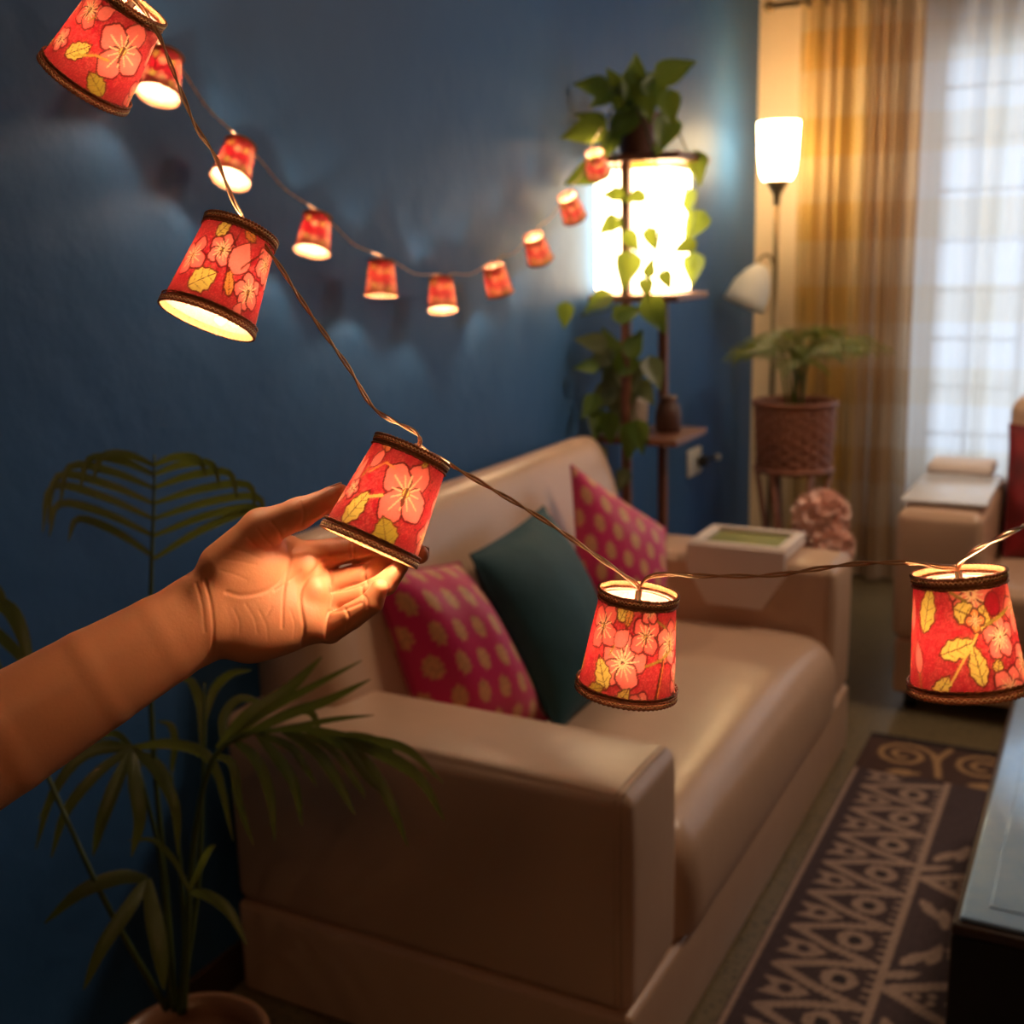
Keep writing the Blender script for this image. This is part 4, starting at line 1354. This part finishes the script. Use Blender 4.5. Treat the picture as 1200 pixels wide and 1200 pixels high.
WLX = -1.435
far = [ # centre px, lean, tilt, label
    (190, 88, 12, -30, 'small lit lamp shade on the wall string, half hidden behind the top left lamp'),
    (276, 190, 17, -33, 'small lit lamp shade on the blue wall, second along the wall string'),
    (369, 274, 9, -22, 'small lit lamp shade on the blue wall, third along the wall string'),
    (447, 326, 0, -8, 'small upright lit lamp shade on the blue wall, fourth along the wall string'),
    (518, 345, -3, -17, 'small lit lamp shade at the lowest point of the wall string'),
    (582, 328, -14, 15, 'small lit lamp shade just right of the lowest point of the wall string'),
    (629, 291, -17, 28, 'small lit lamp shade with open top, third from the leafy shelf lamp'),
    (669, 243, -20, 30, 'small lit lamp shade beside the left edge of the glowing paper shade'),
    (699, 192, -12, 32, 'small lit lamp shade among the pothos leaves at the end of the wall string'),
]
proto = None
ftops = []
for i, (px, py, th, ph, lab) in enumerate(far):
    P = atx(px, py, WLX+(.16 if i == 8 else .0))
    if i == 8: P = aty(px, py, 3.22)
    m, top, z = lamp_matrix(P, math.radians(th), math.radians(ph))
    if proto is None:
        e = empty('string_lamp', (0, 0, 0), lab, 'lamp', 'small lamp shades of the string on the blue wall')
        e.matrix_basis = m
        lamp_meshes(0, 120, 36, e)
        proto = e
    else:
        e = copy_tree(proto)
        e['label'] = lab
        e.matrix_basis = m
    ftops.append((top, z))

def twin_cord(name, path, r, pitch, label, m=None):
    S = spline(path, 14)
    L = np.concatenate([[0], np.cumsum(np.linalg.norm(np.diff(S, axis=0), axis=1))])
    n = max(40, int(L[-1]/.0035))
    q = np.linspace(0, L[-1], n)
    C = np.stack([np.interp(q, L, S[:, k]) for k in range(3)], -1)
    T = np.gradient(C, axis=0); T /= np.linalg.norm(T, axis=1)[:, None]
    root = empty(name, tuple(C[0]), label, 'cord')
    for ph in (0, PI):
        pts = []
        for i in range(n):
            a = np.cross(T[i], [0.3, 0.1, 1.0]); a /= np.linalg.norm(a)
            b = np.cross(T[i], a)
            w = q[i]/pitch*2*PI+ph
            pts.append(C[i]+r*(math.cos(w)*a+math.sin(w)*b))
        MB().tube(pts, r*.86, 6).build('wire', M['wire'], root)
    return root
def tp(w, dz=0.0): return tops[w][0]+tops[w][1]*dz
path = [at(150, -60, .90), at(163, -10, .89), tp(1, -.012), tp(1, .002), at(183, 35, .87), at(205, 88, .868), at(228, 145, .868), at(252, 183, .868), at(272, 232, .867), tp(2, .006), tp(2, -.010), tp(2, .005),
        at(318, 298, .860), at(360, 362, .858), at(408, 430, .858), at(440, 480, .858), tp(3, .012), tp(3, -.008), tp(3, .004), at(498, 527, .845), at(530, 546, .842), at(580, 575, .838), at(632, 606, .832), at(690, 645, .828),
        at(728, 672, .824), tp(4, .003), tp(4, -.012), tp(4, .003), at(768, 674, .825), at(830, 675, .82), at(905, 674, .80), at(1000, 661, .77), at(1072, 660, .748), at(1102, 665, .738), tp(5, .002), tp(5, -.012), tp(5, .003),
        at(1136, 650, .722), at(1165, 633, .70), at(1210, 612, .67), at(1290, 580, .62)]
twin_cord('lamp_cord', path, .00105, .055, 'copper-coloured twisted wire joining the five near lamp shades')
path = [at(150, -40, 1.9)]
path = [atx(120, -30, WLX), atx(165, 30, WLX)]
for i, (t_, z_) in enumerate(ftops):
    path += [t_+z_*.010, t_-z_*.006]
    if i < len(ftops)-1:
        nx_ = ftops[i+1][0]
        path += [t_+z_*.006+(nx_-t_)*.18, t_*.45+nx_*.55+np.array([0, 0, -.006])]
path += [ftops[-1][0]+ftops[-1][1]*.03, atx(705, 150, -1.3)]
twin_cord('lamp_cord', path, .0011, .05, 'thin wire of the small lamp shades strung along the blue wall')

# ------------------------------------------------------------------ hand and forearm
HD = .868                       # distance of the hand's plane
def build_hand():
    h = 1.45
    x0, x1, y0, y1, z0, z1 = -400., 520., 545., 1190., -110., 90.
    nx, ny, nz = int((x1-x0)/h), int((y1-y0)/h), int((z1-z0)/h)
    gx, gy, gz = x0+h*np.arange(nx), y0+h*np.arange(ny), z0+h*np.arange(nz)
    F = np.full((nx, ny, nz), 1e3, np.float32)
    def sub(lo, hi):
        s = []
        for g, a, b, n in ((gx, lo[0], hi[0], nx), (gy, lo[1], hi[1], ny), (gz, lo[2], hi[2], nz)):
            s.append(slice(max(0, int((a-g[0])/h)), min(n, int((b-g[0])/h)+2)))
        return tuple(s)
    def smin(s, d, k):
        a = F[s]
        m = np.maximum(k-np.abs(a-d), 0)/k
        F[s] = np.minimum(a, d)-m*m*k*.25
    def cone(a, b, ra, rb, k=8.0, flat=1.0, fdir=None):
        """tapered capsule; flat squashes along z"""
        a, b = np.array(a, float), np.array(b, float)
        R = max(ra, rb)+k+6
        s = sub(np.minimum(a, b)-R, np.maximum(a, b)+R)
        X = gx[s[0]][:, None, None]-a[0]; Y = gy[s[1]][None, :, None]-a[1]; Z = gz[s[2]][None, None, :]-a[2]
        d = b-a
        Zs = Z/flat
        dd = np.array([d[0], d[1], d[2]/flat])
        L2 = (dd**2).sum()
        t = np.clip((X*dd[0]+Y*dd[1]+Zs*dd[2])/L2, 0, 1)
        r = ra+(rb-ra)*t
        q = np.sqrt((X-t*dd[0])**2+(Y-t*dd[1])**2+(Zs-t*dd[2])**2)-r
        smin(s, q.astype(np.float32), k)
    def chain(pts, rs, k=6.0, flat=1.0, k0=None):
        for i in range(len(pts)-1):
            cone(pts[i], pts[i+1], rs[i], rs[i+1], (k0 if (i == 0 and k0) else k), flat)
    def ell(c, r, k=10.0, ang=0.0):
        R = max(r)+k+4
        s = sub(np.array(c)-R, np.array(c)+R)
        X = gx[s[0]][:, None, None]-c[0]; Y = gy[s[1]][None, :, None]-c[1]; Z = gz[s[2]][None, None, :]-c[2]
        ca, sa = math.cos(ang), math.sin(ang)
        U = X*ca+Y*sa; W = -X*sa+Y*ca
        q = np.sqrt((U/r[0])**2+(W/r[1])**2+(Z/r[2])**2)
        g = np.sqrt((U/r[0]**2)**2+(W/r[1]**2)**2+(Z/r[2]**2)**2)+1e-6
        d = q*(q-1)/g
        smin(s, d.astype(np.float32), k)
    # forearm (picture px, px, px towards the viewer)
    chain([(-290, 1048, -32), (-150, 955, -32), (0, 864, -28), (110, 797, -26), (190, 750, -25), (236, 724, -24)], [88, 82, 71, 61, 53, 49], 3, 0.80)
    # palm block
    chain([(236, 724, -24), (285, 706, -24), (330, 700, -24)], [49, 56, 52], 14, 0.50)
    cone((292, 742, -22), (368, 716, -20), 34, 34, 14, 0.62)            # little-finger side
    cone((300, 668, -22), (362, 662, -26), 34, 27, 14, 0.60)            # index side
    cone((330, 700, -24), (372, 690, -26), 46, 34, 14, 0.50)
    ell((283, 668, -4), (54, 34, 21), 30, math.radians(-28))            # thumb mound
    ell((312, 733, -7), (54, 33, 20), 26, math.radians(-12))            # little-finger mound
    ell((358, 662, -10), (20, 20, 14), 10)                              # pads under the fingers
    ell((372, 694, -8), (16, 17, 14), 9)
    ell((366, 728, -6), (20, 20, 15), 9)
    # thumb
    chain([(262, 664, -10), (306, 620, 2), (350, 602, 22), (390, 584, 40)], [30, 23, 17.5, 14.5], 9, 0.95)
    cone((390, 584, 40), (399, 578, 44), 14.0, 11.0, 4)
    cone((306, 640, -14), (338, 640, -22), 15, 12, 12, .8)              # web
    # index: straight, passing behind the lamp
    chain([(358, 653, -26), (402, 645, -20), (446, 641, -8), (478, 648, -4), (492, 650, 0)], [19, 16, 15, 14.5, 11], 2, k0=7)
    # middle
    chain([(370, 685, -24), (391, 682, -20), (425, 671, -14), (450, 660, -8), (466, 656, -6)], [15, 13, 13, 12.5, 10], 2, k0=5)
    # ring: bends up, tip lit under the lamp
    chain([(372, 704, -20), (396, 704, -16), (425, 696, -4), (452, 684, 8), (469, 664, 16)], [14, 11.5, 12, 14, 9.8], 2, k0=5)
    # little finger
    chain([(366, 733, -20), (386, 738, -12), (412, 722, 8), (436, 706, 22), (445, 689, 30)], [20, 16.5, 15.5, 13.8, 10.5], 2, k0=7)
    # surface nets
    sgn = F < 0
    c = [sgn[i:nx-1+i, j:ny-1+j, k:nz-1+k] for i in (0, 1) for j in (0, 1) for k in (0, 1)]
    cnt = sum(q.astype(np.int8) for q in c)
    act = (cnt > 0) & (cnt < 8)
    I, J, K = np.nonzero(act)
    idx = np.full(act.shape, -1, np.int32)
    idx[I, J, K] = np.arange(len(I))
    acc = np.zeros((len(I), 3)); num = np.zeros(len(I))
    corners = [(i, j, k) for i in (0, 1) for j in (0, 1) for k in (0, 1)]
    for a in range(8):
        for ax in range(3):
            if corners[a][ax]: continue
            ca = corners[a]; cb = list(ca); cb[ax] = 1
            fa = F[I+ca[0], J+ca[1], K+ca[2]]; fb = F[I+cb[0], J+cb[1], K+cb[2]]
            m = (fa < 0) != (fb < 0)
            t = np.where(m, fa/(fa-fb+1e-12), 0)
            p = np.array(ca, float)[None, :].repeat(len(I), 0)
            p[:, ax] += t
            acc[m] += p[m]; num[m] += 1
    V = acc/num[:, None]+np.stack([I, J, K], -1)
    V = V*h+np.array([x0, y0, z0])
    faces = []
    for ax in range(3):
        o1, o2 = [a for a in range(3) if a != ax]
        A = [slice(0, n) for n in F.shape]; B = list(A)
        A[ax] = slice(0, F.shape[ax]-1); B[ax] = slice(1, F.shape[ax])
        s1, s2 = sgn[tuple(A)], sgn[tuple(B)]
        E = np.argwhere(s1 != s2)
        flip = s1[tuple(E.T)]
        E_ok = (E[:, o1] > 0) & (E[:, o2] > 0) & (E[:, o1] < act.shape[o1]) & (E[:, o2] < act.shape[o2])
        E, flip = E[E_ok], flip[E_ok]
        q = []
        for d1, d2 in ((0, 0), (-1, 0), (-1, -1), (0, -1)):
            P = E.copy(); P[:, o1] += d1; P[:, o2] += d2
            q.append(idx[tuple(P.T)])
        q = np.stack(q, -1)
        ok = (q >= 0).all(1)
        q, fl_ = q[ok], flip[ok]
        if ax == 1: fl_ = ~fl_
        q[fl_] = q[fl_][:, ::-1]
        faces.append(q)
    faces = np.vstack(faces)
    # light smoothing of the net
    e = np.vstack([faces[:, [0, 1]], faces[:, [1, 2]], faces[:, [2, 3]], faces[:, [3, 0]]])
    for it in range(2):
        S = np.zeros_like(V); n_ = np.zeros(len(V))
        for a, b in ((0, 1), (1, 0)):
            for k in range(3):
                S[:, k] += np.bincount(e[:, a], V[e[:, b], k], len(V))
            n_ += np.bincount(e[:, a], None, len(V))
        V = V*.5+.5*S/np.maximum(n_, 1)[:, None]
    # normals in hand space
    N = np.zeros_like(V)
    fn = np.cross(V[faces[:, 2]]-V[faces[:, 0]], V[faces[:, 3]]-V[faces[:, 1]])
    for k in range(4):
        for j in range(3):
            N[:, j] += np.bincount(faces[:, k], fn[:, j], len(V))
    N /= np.linalg.norm(N, axis=1)[:, None]+1e-9
    cen = F is not None
    # make normals point out (use sign of sdf gradient: compare with the z of front faces)
    fr = V[:, 2] > np.percentile(V[:, 2], 90)
    if N[fr, 2].mean() < 0:
        N = -N; faces = faces[:, ::-1]
    # creases of the palm and joints
    D = np.zeros(len(V))
    def crease(P, w, a):
        P = spline([(x, y, 0) for x, y in P], 6)[:, :2]
        best = np.full(len(V), 1e9)
        for p, q in zip(P[:-1], P[1:]):
            d = q-p
            t = np.clip(((V[:, :2]-p)@d)/(d@d+1e-9), 0, 1)
            best = np.minimum(best, np.hypot(*(V[:, :2]-p-t[:, None]*d).T))
        D[:] -= a*np.exp(-(best/w)**2)*np.clip(N[:, 2]*1.6, 0, 1)
    crease([(337, 638), (338, 655), (330, 677), (312, 692), (285, 698), (266, 694)], 2.8, 1.0)
    crease([(343, 643), (337, 670), (332, 700), (331, 735)], 1.8, 1.0)
    crease([(381, 655), (365, 672), (353, 690), (352, 708), (356, 735), (354, 757)], 2.2, 2.0)
    crease([(352, 668), (340, 680), (322, 692)], 1.5, .8)
    # clefts between the fingers
    crease([(380, 666), (395, 665), (415, 660), (435, 654)], 2.4, 2.6)
    crease([(388, 694), (405, 691), (425, 685)], 1.8, 1.6)
    crease([(388, 716), (400, 715), (422, 707)], 1.8, 1.4)
    crease([(385, 666), (388, 676), (388, 686)], 1.8, 1.6)
    crease([(388, 690), (390, 700), (389, 711)], 1.8, 1.6)
    crease([(385, 717), (382, 730), (382, 748)], 2.0, 1.8)
    crease([(412, 632), (411, 645), (415, 658)], 1.7, 1.6); crease([(418, 633), (417, 646), (420, 656)], 1.4, .9)
    crease([(428, 662), (427, 674), (430, 684)], 1.7, 1.5)
    crease([(423, 686), (426, 697), (424, 706)], 1.7, 1.5)
    crease([(404, 713), (409, 724), (406, 736)], 1.7, 1.5)
    crease([(424, 695), (430, 702), (431, 712)], 1.6, 1.0)
    crease([(240, 680), (247, 708), (250, 735), (249, 765)], 2.0, .9)
    crease([(230, 684), (237, 710), (240, 740)], 1.8, .5)
    crease([(318, 612), (326, 622), (330, 632)], 1.8, 1.2); crease([(302, 620), (310, 631), (319, 640)], 1.7, .7); crease([(290, 630), (301, 641), (312, 646)], 1.6, .5)
    crease([(352, 588), (356, 602), (354, 616)], 1.8, 1.0)
    for (a, b_) in (((288, 708), (302, 742)), ((304, 716), (314, 750)), ((274, 714), (280, 742)), ((318, 712), (302, 730)), ((262, 655), (300, 662)), ((258, 668), (290, 680)), ((340, 714), (344, 748)), ((270, 642), (306, 655))):
        crease([a, ((a[0]+b_[0])/2+3, (a[1]+b_[1])/2), b_], 1.4, .35)
    V = V+N*D[:, None]
    V[:, 2] += 0.34*np.maximum(385-V[:, 0], 0)           # the forearm comes towards the viewer
    s = HD/FPX
    def world(v):
        v = np.asarray(v, float)
        d = HD-v[:, 2]*s
        return CAM[None]+(_fw[None]+np.outer((v[:, 0]-600)/FPX, _r)-np.outer((v[:, 1]-600)/FPX, _u))*d[:, None]
    W = world(V)
    # orient outwards in world space
    fn = np.cross(W[faces[:, 2]]-W[faces[:, 0]], W[faces[:, 3]]-W[faces[:, 1]])
    fc = W[faces].mean(1)
    frontmost = fc[:, :] @ _fw
    sel = frontmost < np.percentile(frontmost, 10)
    if (fn[sel] @ _fw).mean() > 0:
        faces = faces[:, ::-1]
    base = world(np.array([[100., 800., 70.]]))[0]
    root = empty('person', tuple(base), 'bare left forearm and open hand holding a lit lamp shade by its rim', 'person')
    link_mesh('arm', W, faces, M['skin'], root)
    # nails: thumb (seen on edge) and index (behind the lamp)
    def nail(c, t, w, L, W_, nrm):
        c, t, w, nrm = [np.array(q, float) for q in (c, t, w, nrm)]
        P = []
        for i in np.linspace(-1, 1, 7):
            row = []
            for j in np.linspace(-1, 1, 7):
                ww = W_*(1-.18*max(0, i)**2-.1*max(0, -i))
                row.append(c+t*i*L+w*j*ww+nrm*(1.8-2.6*j*j-.8*i*i))
            P.append(row)
        mb = MB().grid(world(np.array(P).reshape(-1, 3)).reshape(7, 7, 3))
        o = mb.build('fingernail', M['nail'], root)
        md = o.modifiers.new('thick', 'SOLIDIFY'); md.thickness = .0006
    nail((391, 571, 38), (.9, -.40, 0), (0, .25, -.97), 10, 9, (-.4, -.88, -.25))
    nail((494, 645, -19), (.97, .12, .1), (0, .7, -.7), 9, 8, (.1, -.6, -.8))
build_hand()
